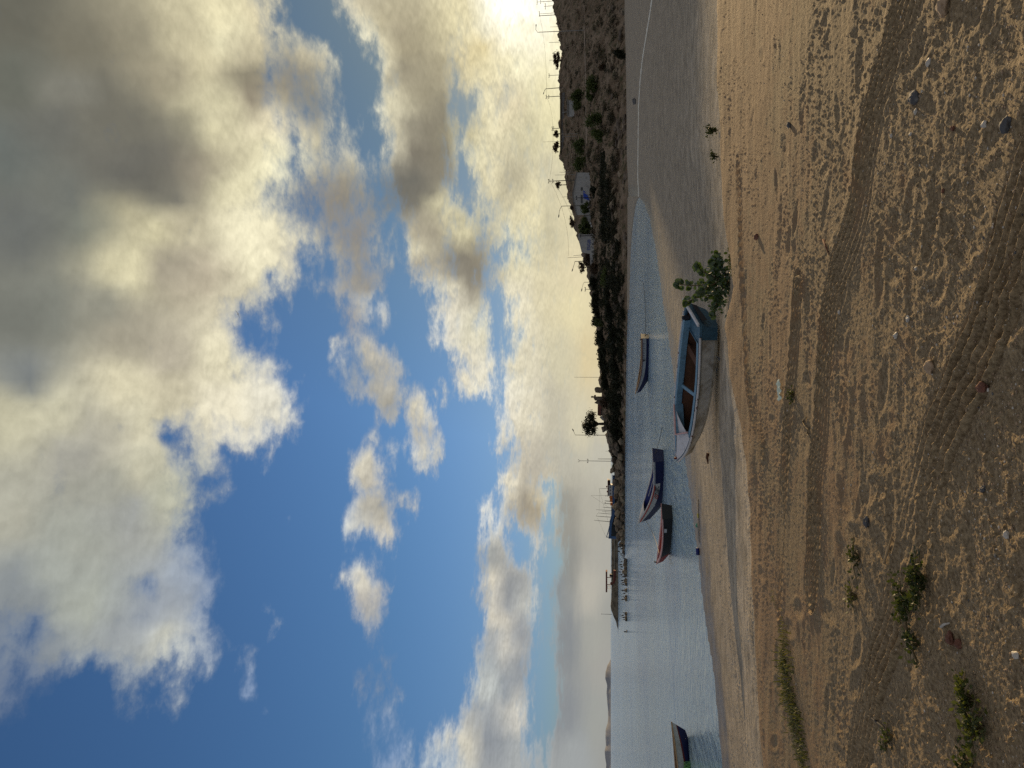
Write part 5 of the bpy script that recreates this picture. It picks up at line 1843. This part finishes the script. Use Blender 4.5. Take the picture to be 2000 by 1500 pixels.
def bird_mesh():
    bm = bmesh.new()
    pts = [((0, 0, 0.13), 0.055), ((0.02, 0, 0.22), 0.085), ((0.03, 0, 0.32), 0.07), ((0.045, 0, 0.40), 0.035), ((0.06, 0, 0.47), 0.03), ((0.10, 0, 0.49), 0.034), ((0.17, 0, 0.475), 0.012), ((0.22, 0, 0.46), 0.007)]
    mb = MB().tube([p for p, _ in pts], [r_ for _, r_ in pts], 8)
    mb.tube([(-0.01, 0, 0.16), (-0.09, 0, 0.06), (-0.13, 0, 0.0)], [0.06, 0.04, 0.015], 6)
    for s_ in (-1, 1):
        mb.tube([(0.01, s_ * 0.03, 0.15), (0.02, s_ * 0.035, 0.0)], [0.014, 0.012], 5)
        mb.tube([(0.02, s_ * 0.07, 0.32), (-0.03, s_ * 0.085, 0.2), (-0.08, s_ * 0.06, 0.08)], [0.035, 0.04, 0.012], 6)
    return mb
bird0 = bird_mesh().build('sea_bird', M_bird, None, True)
bird0.data.remesh_voxel_size = 0.02
BIRDS = [(1064, 1212), (1068, 1209), (1072, 1214), (1077, 1209), (1082, 1214), (1086, 1217), (1090, 1219), (1097, 1214), (1103, 1213), (1107, 1215), (1112, 1214), (1117, 1210), (1122, 1214), (1126, 1218), (1134, 1216), (1138, 1217), (1142, 1218), (1153, 1217), (1159, 1220), (1166, 1219), (1171, 1217), (1197, 1219), (1202, 1217), (1206, 1218), (1210, 1219), (1234, 1222)]
for i, (y, xt) in enumerate(BIRDS):
    o = bird0 if i == 0 else bird0.copy()
    if i:
        COL.objects.link(o)
    dist = DR - 0.2 + (i % 3) * 0.3
    p = at_d(xt + 2.2, y, dist)
    o.location = (p.x, p.y, max(p.z, 0.12))
    o.rotation_euler = (0, 0, rng.uniform(0, 6.28))
    s_ = rng.uniform(0.95, 1.25)
    o.scale = (s_, s_, s_)
    tag(o, 'small dark sea bird perched on the rocks off the point', 'bird', 'sea birds perched on the rocks')

# fishing ship moored behind the boulders
DS = 186.0
ms = px_m(DS)
sp = at_d(1205, 990, DS)
ship = thing('fishing_ship', 'blue-bowed fishing ship with white cabin and many leaning rods behind the boulders', 'ship', (sp.x, sp.y, 0.0))


def SL(x, y, d=0.0):
    return at_d(x, y, DS + d) - Vector((sp.x, sp.y, 0.0))


M_shipblue = material("ship_blue_paint", (0.05, 0.10, 0.20), rough=0.5, var=0.2)
M_orange = material("orange_paint", (0.55, 0.16, 0.03), rough=0.6, var=0.2)
sec = []
for i in range(24):
    t = i / 23
    y = 930 + (1052 - 930) * t
    xt = 1196 - 3.0 * max(0, (t - 0.45) / 0.55) ** 1.6 - (5 if t > 0.75 else 5 * max(0, (t - 0.6) / 0.15)) * 0.9
    half = 2.1 * math.sin(math.pi / 2 * min(1, (t + 0.45) / 0.6)) * (1 if t < 0.6 else math.cos(math.pi / 2 * (t - 0.6) / 0.405))
    p = SL(xt, y)
    kz = -0.6 + 1.6 * max(0, (t - 0.75) / 0.25) ** 2
    sec.append([(p.x, -half, p.z), (p.x, -half * 0.93, p.z - 0.55), (p.x, -half * 0.8, max(kz + 0.5, 0.3)), (p.x, 0, kz), (p.x, half * 0.8, max(kz + 0.5, 0.3)), (p.x, half * 0.93, p.z - 0.55), (p.x, half, p.z)])
hu = flip_out(grid_np('hull', np.array(sec), [M_black, M_shipblue], parent=ship))
for pl_ in hu.data.polygons:
    if pl_.center.z > 1.9:
        pl_.material_index = 1
dk = [[(r_[0][0], r_[0][1] * 0.95, r_[0][2] - 0.25), (r_[6][0], r_[6][1] * 0.95, r_[6][2] - 0.25)] for r_ in sec]
grid_np('deck', np.array(dk), [M_brown], parent=ship)
a, b = SL(1201, 946), SL(1188, 967)
MB().box(((a.x + b.x) / 2, 0, (a.z + b.z) / 2), (abs(b.x - a.x), 2.6, abs(b.z - a.z))).build('cabin', M_white, ship)
for yy_ in (950, 956, 963):
    w_ = SL(1192, yy_)
    MB().box((w_.x, -1.31, w_.z), (0.26, 0.05, 0.26)).build('window', M_ink, ship)
a, b = SL(1188, 936), SL(1186.5, 968)
MB().box(((a.x + b.x) / 2, 0, a.z + 0.08), (abs(b.x - a.x), 3.0, 0.16)).build('cabin_roof', M_maroon, ship)
a, b = SL(1192, 937), SL(1187, 945)
MB().box(((a.x + b.x) / 2, 0, (a.z + b.z) / 2), (abs(b.x - a.x), 1.6, abs(b.z - a.z))).build('wheelhouse', M_ink, ship)
for (xa, ya, xb2, yb2) in ((1197, 967, 1190, 972), (1198, 973, 1191, 979), (1196, 981, 1192, 986)):
    a, b = SL(xa, ya), SL(xb2, yb2)
    mbx = MB().box(((a.x + b.x) / 2, -0.6, (a.z + b.z) / 2), (abs(b.x - a.x), 0.8, abs(b.z - a.z)))
    mbx.build('orange_gear', M_orange, ship)
lad = MB()
a, b = SL(1205, 973), SL(1198, 980)
for k in range(5):
    z_ = b.z + (a.z - b.z) * k / 4
    lad.box(((a.x + b.x) / 2, -1.7, z_), (abs(b.x - a.x), 0.07, 0.07))
lad.box((a.x, -1.7, (a.z + b.z) / 2), (0.08, 0.08, abs(a.z - b.z))).box((b.x, -1.7, (a.z + b.z) / 2), (0.08, 0.08, abs(a.z - b.z)))
lad.build('ladder', M_white, ship)
for (xb2, yb2, xt, yt, r0) in ((1188, 1019, 1160, 1016, 0.075), (1189, 1010, 1164, 1008, 0.07), (1190, 1004, 1169, 1002, 0.06), (1191, 997, 1164, 995.5, 0.06), (1191, 992, 1177, 990.5, 0.07), (1189, 984, 1180, 983, 0.08), (1188, 968, 1154, 967.5, 0.03), (1188, 954, 1171, 954, 0.05), (1187, 979, 1181, 978, 0.09), (1190, 1000, 1176, 999, 0.05)):
    a, b = SL(xb2, yb2), SL(xt, yt)
    MB().tube([a - Vector((0, 0, 0.6)), a.lerp(b, 0.55), b], [r0, r0 * 0.8, r0 * 0.45], 6).build('mast', M_pole, ship)
for (x, y, s_) in ((1185, 950.5, 0.26), (1186, 960, 0.24), (1183.5, 968.5, 0.14), (1182, 982, 0.16), (1188, 940, 0.2)):
    p = SL(x, y)
    MB().lathe(tuple(p - Vector((0, 0, s_ * 0.6))), [(s_ * 0.3, 0), (s_, s_ * 0.4), (s_ * 0.8, s_ * 0.9), (s_ * 0.2, s_ * 1.2)], 8).build('radar_dome', M_maroon, ship)
# rail of the bow and the cradle of the bowsprit
for sg in (-1.0, 1.0):
    mb = MB()
    pts = [SL(1192, 1022), SL(1190, 1030), SL(1187.5, 1040), SL(1184.5, 1049)]
    pts = [Vector((p.x, sg * (1.6 - 0.42 * i), p.z)) for i, p in enumerate(pts)]
    mb.tube(pts, 0.06, 6)
    for i, p in enumerate(pts):
        mb.tube([p, Vector((p.x, p.y * 0.95, SL(1194, 1030).z - 0.3))], 0.05, 5)
    mb.build('bow_rail', M_shipblue, ship)
for pts in ([(1171, 954), (1170, 1000), (1164, 1008)], [(1170, 954), (1188, 1020)], [(1167, 1012), (1184, 1049)], [(1154, 967.5), (1188, 990)]):
    MB().tube([SL(*p) for p in pts], 0.018, 4).build('rigging', M_ink, ship)
# small green hut and planting at the root of the boulders
gp = head_point(1203, 915)
bush('low green shrub between the tall forked mast and the ship', (gp.x, gp.y + 6, 1.4), 2.4, 1.4, 601, M_leafgreen, n=500, leaf=0.16)

# bird in flight
bdist = 60.0
bp = at_d(465, 613, bdist)
fl = thing('flying_bird', 'dark frigate bird gliding on long wings against the big cloud', 'bird', bp)
mbod = MB().tube([(0.42, 0, 0.0), (0.3, 0, 0.02), (0.05, 0, 0), (-0.3, 0, 0), (-0.5, 0, 0)], [0.012, 0.05, 0.085, 0.05, 0.02], 8)
wv, wf = [], []
for sg in (-1, 1):
    o_ = len(wv)
    prof = [(0.05, 0.0, 0.0, 0.20), (0.14, 0.32, 0.10, 0.17), (0.04, 0.62, 0.12, 0.12), (-0.16, 0.98, 0.04, 0.03)]
    for x, y, z, c in prof:
        wv += [(x + c / 2, sg * y, z + 0.012), (x - c / 2, sg * y, z + 0.008), (x - c / 2, sg * y, z - 0.004), (x + c / 2, sg * y, z - 0.008)]
    for i in range(3):
        for k in range(4):
            wf.append((o_ + i * 4 + k, o_ + i * 4 + (k + 1) % 4, o_ + (i + 1) * 4 + (k + 1) % 4, o_ + (i + 1) * 4 + k))
    wf.append(tuple(o_ + 12 + k for k in range(4)))
mbod.add(wv, wf)
mbod.tube([(-0.4, 0.02, 0), (-0.66, 0.10, 0)], [0.03, 0.008], 5).tube([(-0.4, -0.02, 0), (-0.66, -0.10, 0)], [0.03, 0.008], 5)
flip_out(mbod.build('body', M_bird, fl, False))
fl.rotation_euler = (R(-18), R(-12), R(70))
fl.scale = (0.36, 0.36, 0.36)
# ------------------------------------------------------------------ foreground plants, stones and litter
M_rleaf = bpy.data.materials.new("thick_round_leaf")
M_rleaf.use_nodes = True
q = NG(M_rleaf.node_tree)
bs = M_rleaf.node_tree.nodes['Principled BSDF']
geo = q.n('ShaderNodeNewGeometry')
oi = q.noise(q.n('ShaderNodeTexCoord').outputs['Object'], 9.0, 2.0, 0.5)
base = q.mixc(q.mapr(oi, 0.3, 0.7), (0.026, 0.047, 0.015, 1), (0.052, 0.085, 0.027, 1))
q.put(bs.inputs['Base Color'], base)
bs.inputs['Roughness'].default_value = 0.38
bs.inputs['Specular IOR Level'].default_value = 0.5
tr = q.n('ShaderNodeBsdfTranslucent')
tr.inputs['Color'].default_value = (0.10, 0.17, 0.02, 1)
mx = q.n('ShaderNodeMixShader')
mx.inputs[0].default_value = 0.22
M_rleaf.node_tree.links.new(bs.outputs[0], mx.inputs[1])
M_rleaf.node_tree.links.new(tr.outputs[0], mx.inputs[2])
M_rleaf.node_tree.links.new(mx.outputs[0], M_rleaf.node_tree.nodes['Material Output'].inputs[0])
M_gstem = material("green_brown_stem", (0.13, 0.10, 0.045), rough=0.8, var=0.2)
M_weedleaf = material("weed_leaf", (0.045, 0.058, 0.016), rough=0.55, var=0.4, scale=8, transl=(0.06, 0.08, 0.01))
M_creep = material("creeper_leaf", (0.070, 0.082, 0.020), rough=0.6, var=0.4, scale=8, transl=(0.10, 0.12, 0.015))
M_grass = material("beach_grass_blade", (0.11, 0.115, 0.035), rough=0.6, var=0.35, scale=5, transl=(0.15, 0.15, 0.03))
M_dry = material("dry_twig", (0.30, 0.22, 0.12), rough=0.9, var=0.25)


def round_leaf(mb, c, r_, normal, up, notch=0.12):
    """slightly cupped round leaf with a midrib fold"""
    n_ = Vector(normal).normalized()
    u = Vector(up) - n_ * Vector(up).dot(n_)
    u = u.normalized() if u.length > 1e-4 else n_.orthogonal().normalized()
    w_ = n_.cross(u)
    k = 14
    vs = [Vector(c)]
    for i in range(k):
        a = 2 * math.pi * i / k
        rr = r_ * (1.0 + 0.06 * math.cos(2 * a) - notch * math.exp(-((a - math.pi) / 0.35) ** 2) - 0.5 * notch * math.exp(-(min(a, 2 * math.pi - a) / 0.3) ** 2))
        fold = abs(math.sin(a)) * r_ * 0.18
        vs.append(Vector(c) + u * math.cos(a) * rr + w_ * math.sin(a) * rr * 0.92 + n_ * fold)
    mb.add(vs, [(0, 1 + i, 1 + (i + 1) % k) for i in range(k)])


# big round-leaved shrub on the edge of the terrace
sb = on_ground(1424, 556)
SD = sb.y
mS = px_m(SD)
shrub = thing('round_leaved_shrub', 'green shrub with thick round leaves beside the stern of the beached boat', 'shrub', (sb.x, sb.y, sb.z))


def S(x, y, d=0.0):
    return at_d(x, y, SD + d) - Vector(sb)


STEMS = [((1424, 556), (1385, 556), (1350, 558), (1324, 555), 0.0), ((1424, 556), (1392, 540), (1372, 530), (1362, 520), -0.15), ((1424, 556), (1395, 575), (1360, 582), (1340, 590), 0.12),
         ((1424, 556), (1404, 535), (1395, 522), (1392, 512), 0.1), ((1424, 556), (1405, 580), (1398, 596), (1394, 612), -0.2), ((1424, 556), (1398, 552), (1376, 566), (1368, 572), -0.25), ((1424, 556), (1410, 520), (1404, 508), (1400, 500), 0.2)]
ml = MB()
rs_ = random.Random(12)
for si, (a, b, c, d, off) in enumerate(STEMS):
    P_ = [S(*a), S(*b, off * 0.4), S(*c, off * 0.8), S(*d, off)]
    fine = []
    for i in range(3):
        for k in range(5):
            fine.append(P_[i].lerp(P_[i + 1], k / 5))
    fine.append(P_[-1])
    MB().tube(fine, [0.016 * (1 - 0.6 * i / len(fine)) for i in range(len(fine))], 6).build('stem', M_gstem, shrub)
    L_ = sum((fine[i + 1] - fine[i]).length for i in range(len(fine) - 1))
    npair = max(4, int(L_ / 0.052))
    for j in range(npair):
        t = 0.25 + 0.75 * (j + 0.5) / npair
        p = fine[min(int(t * (len(fine) - 1)), len(fine) - 2)]
        p = p.lerp(fine[min(int(t * (len(fine) - 1)) + 1, len(fine) - 1)], rs_.random())
        for sg in (-1, 1):
            r_ = rs_.uniform(0.030, 0.050) * (1.15 if t > 0.85 else 1.0) * 1.12
            side = Vector((sg * rs_.uniform(0.5, 1.0), rs_.uniform(-0.8, 0.8), rs_.uniform(-0.2, 0.55))).normalized()
            c_ = p + side * r_ * 1.35
            nrm = Vector((rs_.uniform(-0.8, 0.8), -rs_.uniform(0.2, 1.0), rs_.uniform(-0.3, 0.9)))
            round_leaf(ml, c_, r_, nrm, side)
    for j in range(3):
        p = fine[-1] + Vector((rs_.uniform(-0.03, 0.03), rs_.uniform(-0.03, 0.03), rs_.uniform(0.0, 0.05)))
        round_leaf(ml, p, rs_.uniform(0.045, 0.065), Vector((rs_.uniform(-0.6, 0.6), -1, rs_.uniform(-0.2, 0.5))), (rs_.uniform(-1, 1), 0, 1))
for i in range(320):
    x, y = rs_.gauss(1405, 13), rs_.gauss(556, 26)
    p = S(min(x, 1428), y, rs_.uniform(-0.25, 0.25))
    round_leaf(ml, p, rs_.uniform(0.026, 0.046), Vector((rs_.uniform(-1, 1), -rs_.uniform(0.1, 1), rs_.uniform(-0.2, 1))), (rs_.uniform(-1, 1), 0, 1))
ml.build('foliage', M_rleaf, shrub, True)


def weed(name, label, cat, base, spread, h_, n, leaf, seed, mat, group=None, elong=1.0, stems=9, rz=0.0):
    r_ = random.Random(seed)
    o = thing(name, label, cat, base, rz, group)
    mb, ms_ = MB(), MB()
    for s_ in range(stems):
        a = r_.uniform(0, 6.28)
        e = Vector((math.cos(a) * spread * elong * r_.uniform(0.3, 1), math.sin(a) * spread * r_.uniform(0.3, 1), h_ * r_.uniform(0.35, 1)))
        g0 = ground_at(base[0] + (e.x * math.cos(rz) - e.y * math.sin(rz)), base[1] + (e.x * math.sin(rz) + e.y * math.cos(rz))) - base[2]
        e.z += g0
        c = Vector((e.x * 0.35, e.y * 0.35, e.z * 0.75 + 0.02))
        pts = [Vector((0, 0, -0.01)), c, e]
        ms_.tube(pts, [0.005, 0.004, 0.002], 4)
        for k in range(n // stems):
            t = r_.uniform(0.15, 1.05)
            p = (pts[0].lerp(c, t * 2) if t < 0.5 else c.lerp(e, t * 2 - 1)) + Vector((r_.gauss(0, 0.02), r_.gauss(0, 0.02), abs(r_.gauss(0, 0.012))))
            d = Vector((r_.uniform(-1, 1), r_.uniform(-1, 1), r_.uniform(-0.1, 0.8))).normalized()
            w_ = d.orthogonal().normalized()
            w_ = (w_ * math.cos(a) + d.cross(w_) * math.sin(r_.uniform(0, 6))).normalized()
            l_ = leaf * r_.uniform(0.6, 1.3)
            mb.add([p, p + d * l_ * 0.5 + w_ * l_ * 0.3, p + d * l_, p + d * l_ * 0.5 - w_ * l_ * 0.3], [(0, 1, 2, 3)])
    mb.build('foliage', mat, o)
    ms_.build('stems', M_gstem, o)
    return o


# two leafy weeds on the grey beach at the right
p = on_ground(1403, 254)
weed('leafy_weed', 'bushy dark green weed on the grey sand, largest of the two at the terrace edge', 'weed', p, 0.16, 0.24, 260, 0.05, 21, M_weedleaf, stems=22)
p = on_ground(1404, 306)
weed('leafy_weed', 'sparse dark green weed on the grey sand, smaller neighbour of the bushy one', 'weed', p, 0.12, 0.15, 110, 0.05, 22, M_weedleaf, stems=12)
# creeping green strip on the terrace edge to the right of the shrub
for i, (x, y) in enumerate([(1427, 425), (1428, 445), (1430, 465), (1431, 485), (1432, 505), (1434, 525)]):
    p = on_ground(x, y)
    weed('creeper', 'low bright green creeper in the strip beside the round-leaved shrub', 'creeper', p, 0.10, 0.05, 90, 0.035, 30 + i, M_creep, 'creepers beside the shrub', elong=1.3, stems=8)
# weeds among the tyre marks at the left (centre x, y, half size px, leaf)
WD = [(1783, 1172, 0.17, 0.07, 420, 'dark leafy weed flat on the dirt, nearer the tyre track of the pair'), (1812, 1135, 0.17, 0.08, 420, 'dark leafy weed flat on the dirt, partner of the one at the tyre track'), (1794, 1255, 0.12, 0.04, 140, 'thin trailing weed below the pair of dark leafy weeds'),
      (1902, 1368, 0.11, 0.06, 240, 'green weed cluster in the near corner of the dirt'), (1921, 1425, 0.13, 0.05, 260, 'trailing green weed cluster farther into the near corner'), (1899, 1492, 0.08, 0.05, 90, 'small green weed cut by the frame in the near corner'),
      (1678, 1090, 0.13, 0.04, 110, 'narrow green weed tuft before the tyre track, by the grass strip'), (1674, 1165, 0.09, 0.05, 80, 'small yellow-green tuft between two faint tracks'), (1552, 770, 0.10, 0.03, 70, 'short green sprig beside the pale paper scrap'),
      (1745, 1440, 0.10, 0.05, 80, 'dry sprawling weed at the end of the tyre track')]
for i, (x, y, sp_, h_, n, lb) in enumerate(WD):
    p = on_ground(x, y)
    weed('low_weed', lb, 'weed', p, sp_ * 0.85, h_ * 0.8, int(n * 0.8), 0.026, 50 + i, M_creep if i in (3, 4, 7) else M_weedleaf, elong=1.5, stems=14, rz=rng.uniform(-0.4, 0.4))


# strip of beach grass: countable tufts
def tuft_mesh(seed, n, h_):
    r_ = random.Random(seed)
    mb = MB()
    for i in range(n):
        a = r_.uniform(0, 6.28)
        x, y = r_.gauss(0, 0.075), r_.gauss(0, 0.05)
        l_ = h_ * r_.uniform(0.5, 1.1)
        d = Vector((math.cos(a), math.sin(a), 0))
        b = Vector((x, y, -0.01))
        m1 = b + d * l_ * 0.25 + Vector((0, 0, l_ * 0.6))
        e = b + d * l_ * r_.uniform(0.5, 0.9) + Vector((0, 0, l_ * r_.uniform(0.6, 0.95)))
        w_ = Vector((-d.y, d.x, 0)) * 0.004
        mb.add([b - w_, b + w_, m1 + w_ * 0.8, m1 - w_ * 0.8, e], [(0, 1, 2, 3), (3, 2, 4)])
    return mb


tufts = [tuft_mesh(80 + k, 34, 0.085).build('grass_tuft', M_grass, None) for k in range(5)]
GS = [(1517, 1165), (1520, 1190), (1525, 1225), (1528, 1243), (1530, 1256), (1533, 1270), (1534, 1282), (1537, 1295), (1536, 1308), (1539, 1320), (1541, 1331), (1541, 1342), (1544, 1353), (1546, 1364), (1549, 1375), (1549, 1386), (1553, 1396), (1556, 1408), (1559, 1420), (1563, 1434), (1560, 1450), (1566, 1466), (1570, 1482), (1564, 1494),
      (1532, 1330), (1536, 1350), (1541, 1372), (1545, 1392), (1551, 1412), (1529, 1300), (1527, 1285), (1550, 1430), (1556, 1470)]
for i, (x, y) in enumerate(GS):
    o = tufts[i % 5] if i < 5 else tufts[i % 5].copy()
    if i >= 5:
        COL.objects.link(o)
    p = on_ground(x + rng.gauss(0, 5), y + rng.gauss(0, 6))
    o.location = p
    o.rotation_euler = (0, 0, rng.uniform(0, 6.28))
    s_ = rng.uniform(0.6, 1.25) * (1.0 if i >= 3 else 0.5)
    o.scale = (s_ * 1.2, s_ * 1.2, s_)
    tag(o, 'tuft of green beach grass in the strip along the edge of the terrace', 'grass tuft', 'tufts of beach grass')

# stones
M_stoned = material("dark_grey_stone", (0.085, 0.085, 0.085), rough=0.8, var=0.2, scale=9, color2=(0.20, 0.19, 0.17), thresh=(0.5, 0.62), bump=0.006, bscale=30)
M_stoner = material("red_brown_stone", (0.15, 0.065, 0.04), rough=0.85, var=0.25, scale=12, bump=0.004, bscale=40)
M_stonet = material("tan_stone", (0.34, 0.24, 0.15), rough=0.85, var=0.2, scale=10, bump=0.005, bscale=30)
M_shell = material("chalky_shell", (0.47, 0.43, 0.36), rough=0.6, var=0.12, scale=20)
STN = [(1789, 190, 0.042, M_stoned, 'jagged grey stone, largest on the near dirt'), (1969, 243, 0.03, M_stoned, 'dark grey stone half buried near the jagged one'), (1848, 12, 0.045, M_stonet, 'flat pinkish stone slab at the frame edge of the dirt'),
       (1543, 244, 0.030, M_stoned, 'smooth dark stone on the far sunlit sand'), (1862, 250, 0.016, M_stoner, 'small dark red stone between the two grey stones'), (1843, 372, 0.012, M_stoner, 'small red-brown pebble left of the grey stones'), (1820, 717, 0.034, M_stonet, 'sharp-edged tan stone in the middle of the dirt'),
       (1453, 820, 0.05, M_stoner, 'rusty red lump on the terrace edge'), (1463, 838, 0.03, M_stoned, 'black lump beside the rusty red one'), (1921, 757, 0.028, M_stoner, 'brown pebble in the tyre track near the camera'), (1696, 1020, 0.03, M_stoned, 'grey stone sunk in the dirt beside the scuffed hollow'),
       (1923, 955, 0.018, M_stoned, 'dark pebble alone in the gravel'), (1448, 225, 0.03, M_stonet, 'dull tan stone on the far sand'), (1858, 1245, 0.03, M_stoner, 'dark clump of dried seaweed under the trailing weed'), (1876, 1258, 0.025, M_stoner, 'smaller dark clump beside the dried seaweed'),
       (1480, 462, 0.04, M_stoner, 'brown clod at the end of the creeper strip'), (1406, 700, 0.05, M_stoned, 'dark stone in the shadow by the beached boat'), (1751, 655, 0.018, M_shell, 'white shell lump in the middle of the dirt'), (1775, 623, 0.016, M_shell, 'white chip near the white shell lump'), (1790, 524, 0.012, M_shell, 'pale chip on the gravel under the shrub'),
       (1816, 122, 0.018, M_shell, 'whitish chip above the jagged grey stone'), (1790, 218, 0.014, M_shell, 'pale slim chip touching the jagged grey stone'), (1742, 265, 0.012, M_shell, 'oval white chip left of the jagged stone'), (1780, 262, 0.012, M_shell, 'second oval white chip near the jagged stone'), (1925, 243, 0.016, M_shell, 'light chip above the half buried stone'),
       (1968, 1044, 0.016, M_shell, 'white chip near the dark pebbles in the corner'), (1640, 610, 0.014, M_shell, 'bright chip lying in the far tyre track'), (1540, 803, 0.016, M_shell, 'tiny white chip below the paper scrap'), (1472, 914, 0.022, M_shell, 'yellowish chip close to the terrace edge'), (1987, 1280, 0.018, M_shell, 'flat yellow chip in the near corner'), (1242, 198, 0.4, M_stoned, 'dark round rock alone on the sand flat beyond the pale foam line')]
for i, (x, y, s_, mt, lb) in enumerate(STN):
    p = on_ground(x, y)
    o = flip_out(MB().rock((0, 0, 0), (s_ * 1.2, s_ * 0.9, s_ * 0.7), 500 + i, sub=3, rough=0.3).build('shell' if mt is M_shell else 'stone', mt, None))
    o.location = (p.x, p.y, p.z + s_ * 0.28)
    o.rotation_euler = (0, 0, rng.uniform(0, 6))
    tag(o, lb, 'shell' if mt is M_shell else 'stone')

# loose grit and shell bits, far too many to count
r_ = np.random.RandomState(3)
bm = bmesh.new()
bmesh.ops.create_icosphere(bm, subdivisions=1, radius=1.0)
ico_v = np.array([v.co[:] for v in bm.verts])
ico_f = np.array([[v.index for v in f.verts] for f in bm.faces])
bm.free()
N_ = 15000
rr = 1 / (1 / 2.7 - r_.rand(N_) * (1 / 2.7 - 1 / 10.5))
aa = r_.uniform(-0.52, 0.52, N_)
gx, gy = rr * np.sin(aa), rr * np.cos(aa)
keep = fbm(gx * 0.5, gy * 0.5, 3, 71) + 0.5 * r_.rand(N_) + np.clip((5.5 - rr) * 0.12, 0, 0.5) > 0.22
gx, gy = gx[keep], gy[keep]
gz, zn = ground_z(gx, gy)
keep = zn < 0.3
gx, gy, gz = gx[keep], gy[keep], gz[keep]
n_ = len(gx)
s_ = 0.0022 + 0.0042 * r_.rand(n_) ** 3.0
jit = 1 + 0.35 * (r_.rand(n_, 12, 1) - 0.5)
sc_ = np.stack([s_ * r_.uniform(0.8, 1.5, n_), s_ * r_.uniform(0.8, 1.2, n_), s_ * r_.uniform(0.5, 0.9, n_)], -1)
V = ico_v[None] * jit * sc_[:, None, :] + np.stack([gx, gy, gz + s_ * 0.3], -1)[:, None, :]
Fc = (ico_f[None] + (np.arange(n_) * 12)[:, None, None]).reshape(-1)
mi = np.repeat((r_.rand(n_) * r_.rand(n_) * 3.99).astype(int), len(ico_f))
pb = mesh_np('pebbles', V.reshape(-1, 3), Fc, np.full(n_ * len(ico_f), 3), [M_stonet, material("sandy_grit", (0.22, 0.16, 0.10), rough=0.9), M_shell, M_stoned], mi, False)
pb['kind'] = 'stuff'

# paper scrap, plastic bits, can, twigs, curled root
M_paper = material("pale_green_paper", (0.62, 0.68, 0.55), rough=0.7, var=0.08, scale=14)
p = on_ground(1528, 762)
V = []
for i in range(13):
    row = []
    for j in range(7):
        x = (i - 6) * 0.016
        ragged = 1 + 0.35 * mnoise.noise((i * 0.7, j * 0.1, 3))
        y = (j - 3) * 0.013 * ragged * (1 - 0.25 * abs(i - 6) / 6)
        row.append((x, y, 0.012 + 0.022 * (mnoise.noise((i * 0.5, j * 0.6, 9)) + 0.4)))
    V.append(row)
o = grid_np('paper_scrap', np.array(V), [M_paper], smooth=False)
md_ = o.modifiers.new('thickness', 'SOLIDIFY')
md_.thickness = 0.002
o.location = (p.x, p.y, p.z + 0.01)
o.rotation_euler = (0.15, 0, 0.25)
tag(o, 'crumpled pale green paper scrap on the dirt', 'litter')
p = on_ground(1366, 1077)
o = thing('drink_can', 'blue can lying on its side on the beach near the water', 'can', (p.x, p.y, p.z + 0.06), R(10))
MB().tube([(-0.12, 0, 0), (-0.11, 0, 0), (0.11, 0, 0), (0.12, 0, 0)], [0.045, 0.06, 0.06, 0.045], 14).build('body', M_blue, o, True)
MB().tube([(-0.128, 0, 0), (-0.119, 0, 0)], [0.04, 0.044], 14).build('lid', M_steel, o, True)
p = on_ground(1365, 1007)
M_yel = material("yellow_plastic", (0.5, 0.42, 0.06), rough=0.4)
o = flip_out(MB().rock((0, 0, 0), (0.08, 0.05, 0.045), 71, 2, 0.35).build('plastic_scrap', M_yel, None))
o.location = (p.x, p.y, p.z + 0.02)
tag(o, 'yellow plastic scrap on the beach in line with the blue can', 'litter')
p = on_ground(1362, 1026)
o = flip_out(MB().rock((0, 0, 0), (0.08, 0.05, 0.05), 72, 2, 0.35).build('plastic_scrap', material("green_plastic", (0.10, 0.32, 0.20), rough=0.3), None))
o.location = (p.x, p.y, p.z + 0.02)
tag(o, 'green plastic scrap between the yellow scrap and the blue can', 'litter')
a, b = on_ground(1365, 975), on_ground(1367, 1060)
o = MB().tube([a.lerp(b, t) + Vector((0, 0.05 * math.sin(9 * t), 0.02)) for t in [i / 10 for i in range(11)]], 0.012, 5).build('driftwood_stick', M_darkrope, None, True)
tag(o, 'long thin dark stick lying along the beach by the scraps', 'stick')
a = on_ground(1355, 1065)
o = MB().tube([a, a + Vector((0.05, 0, 0.14)), a + Vector((0.02, 0, 0.2))], [0.03, 0.02, 0.01], 5).build('post_stub', M_darkrope, None, True)
tag(o, 'tiny dark stub at the water line by the red-bowed boat', 'stub')
TW = [([(1577, 815), (1570, 822), (1574, 832), (1582, 838), (1580, 848), (1586, 854)], 'pale curled root lying on the dirt, like a hook'), ([(1730, 1100), (1737, 1078), (1748, 1040)], 'straight pale twig lying along the scuffed hollow'), ([(1842, 1225), (1848, 1220), (1859, 1217)], 'short cream twig below the pair of dark weeds'),
      ([(1700, 1398), (1725, 1418), (1740, 1440)], 'thin dark twig by the dry sprawling weed'), ([(1610, 468), (1616, 482), (1622, 498)], 'dark red twig in the far sand'), ([(1880, 270), (1878, 285)], 'small pale stick beside the dark red stone')]
for i, (pts, lb) in enumerate(TW):
    P_ = [on_ground(*q_) + Vector((0, 0, 0.010)) for q_ in pts]
    o = MB().tube(P_, [0.007] * (len(P_) - 1) + [0.003], 5).build('twig', [M_dry, M_dry, M_shell, M_darkrope, M_stoner, M_dry][i], None, True)
    tag(o, lb, 'twig')
p = on_ground(1385, 885)
o = MB().tube([p + Vector((0, 0, 0.03)), p + Vector((-0.12, 0.02, 0.05)), p + Vector((-0.30, 0.0, 0.03))], [0.05, 0.04, 0.015], 6).build('driftwood', M_brown, None, True)
tag(o, 'short dark driftwood on the sand under the bow of the beached boat', 'driftwood')
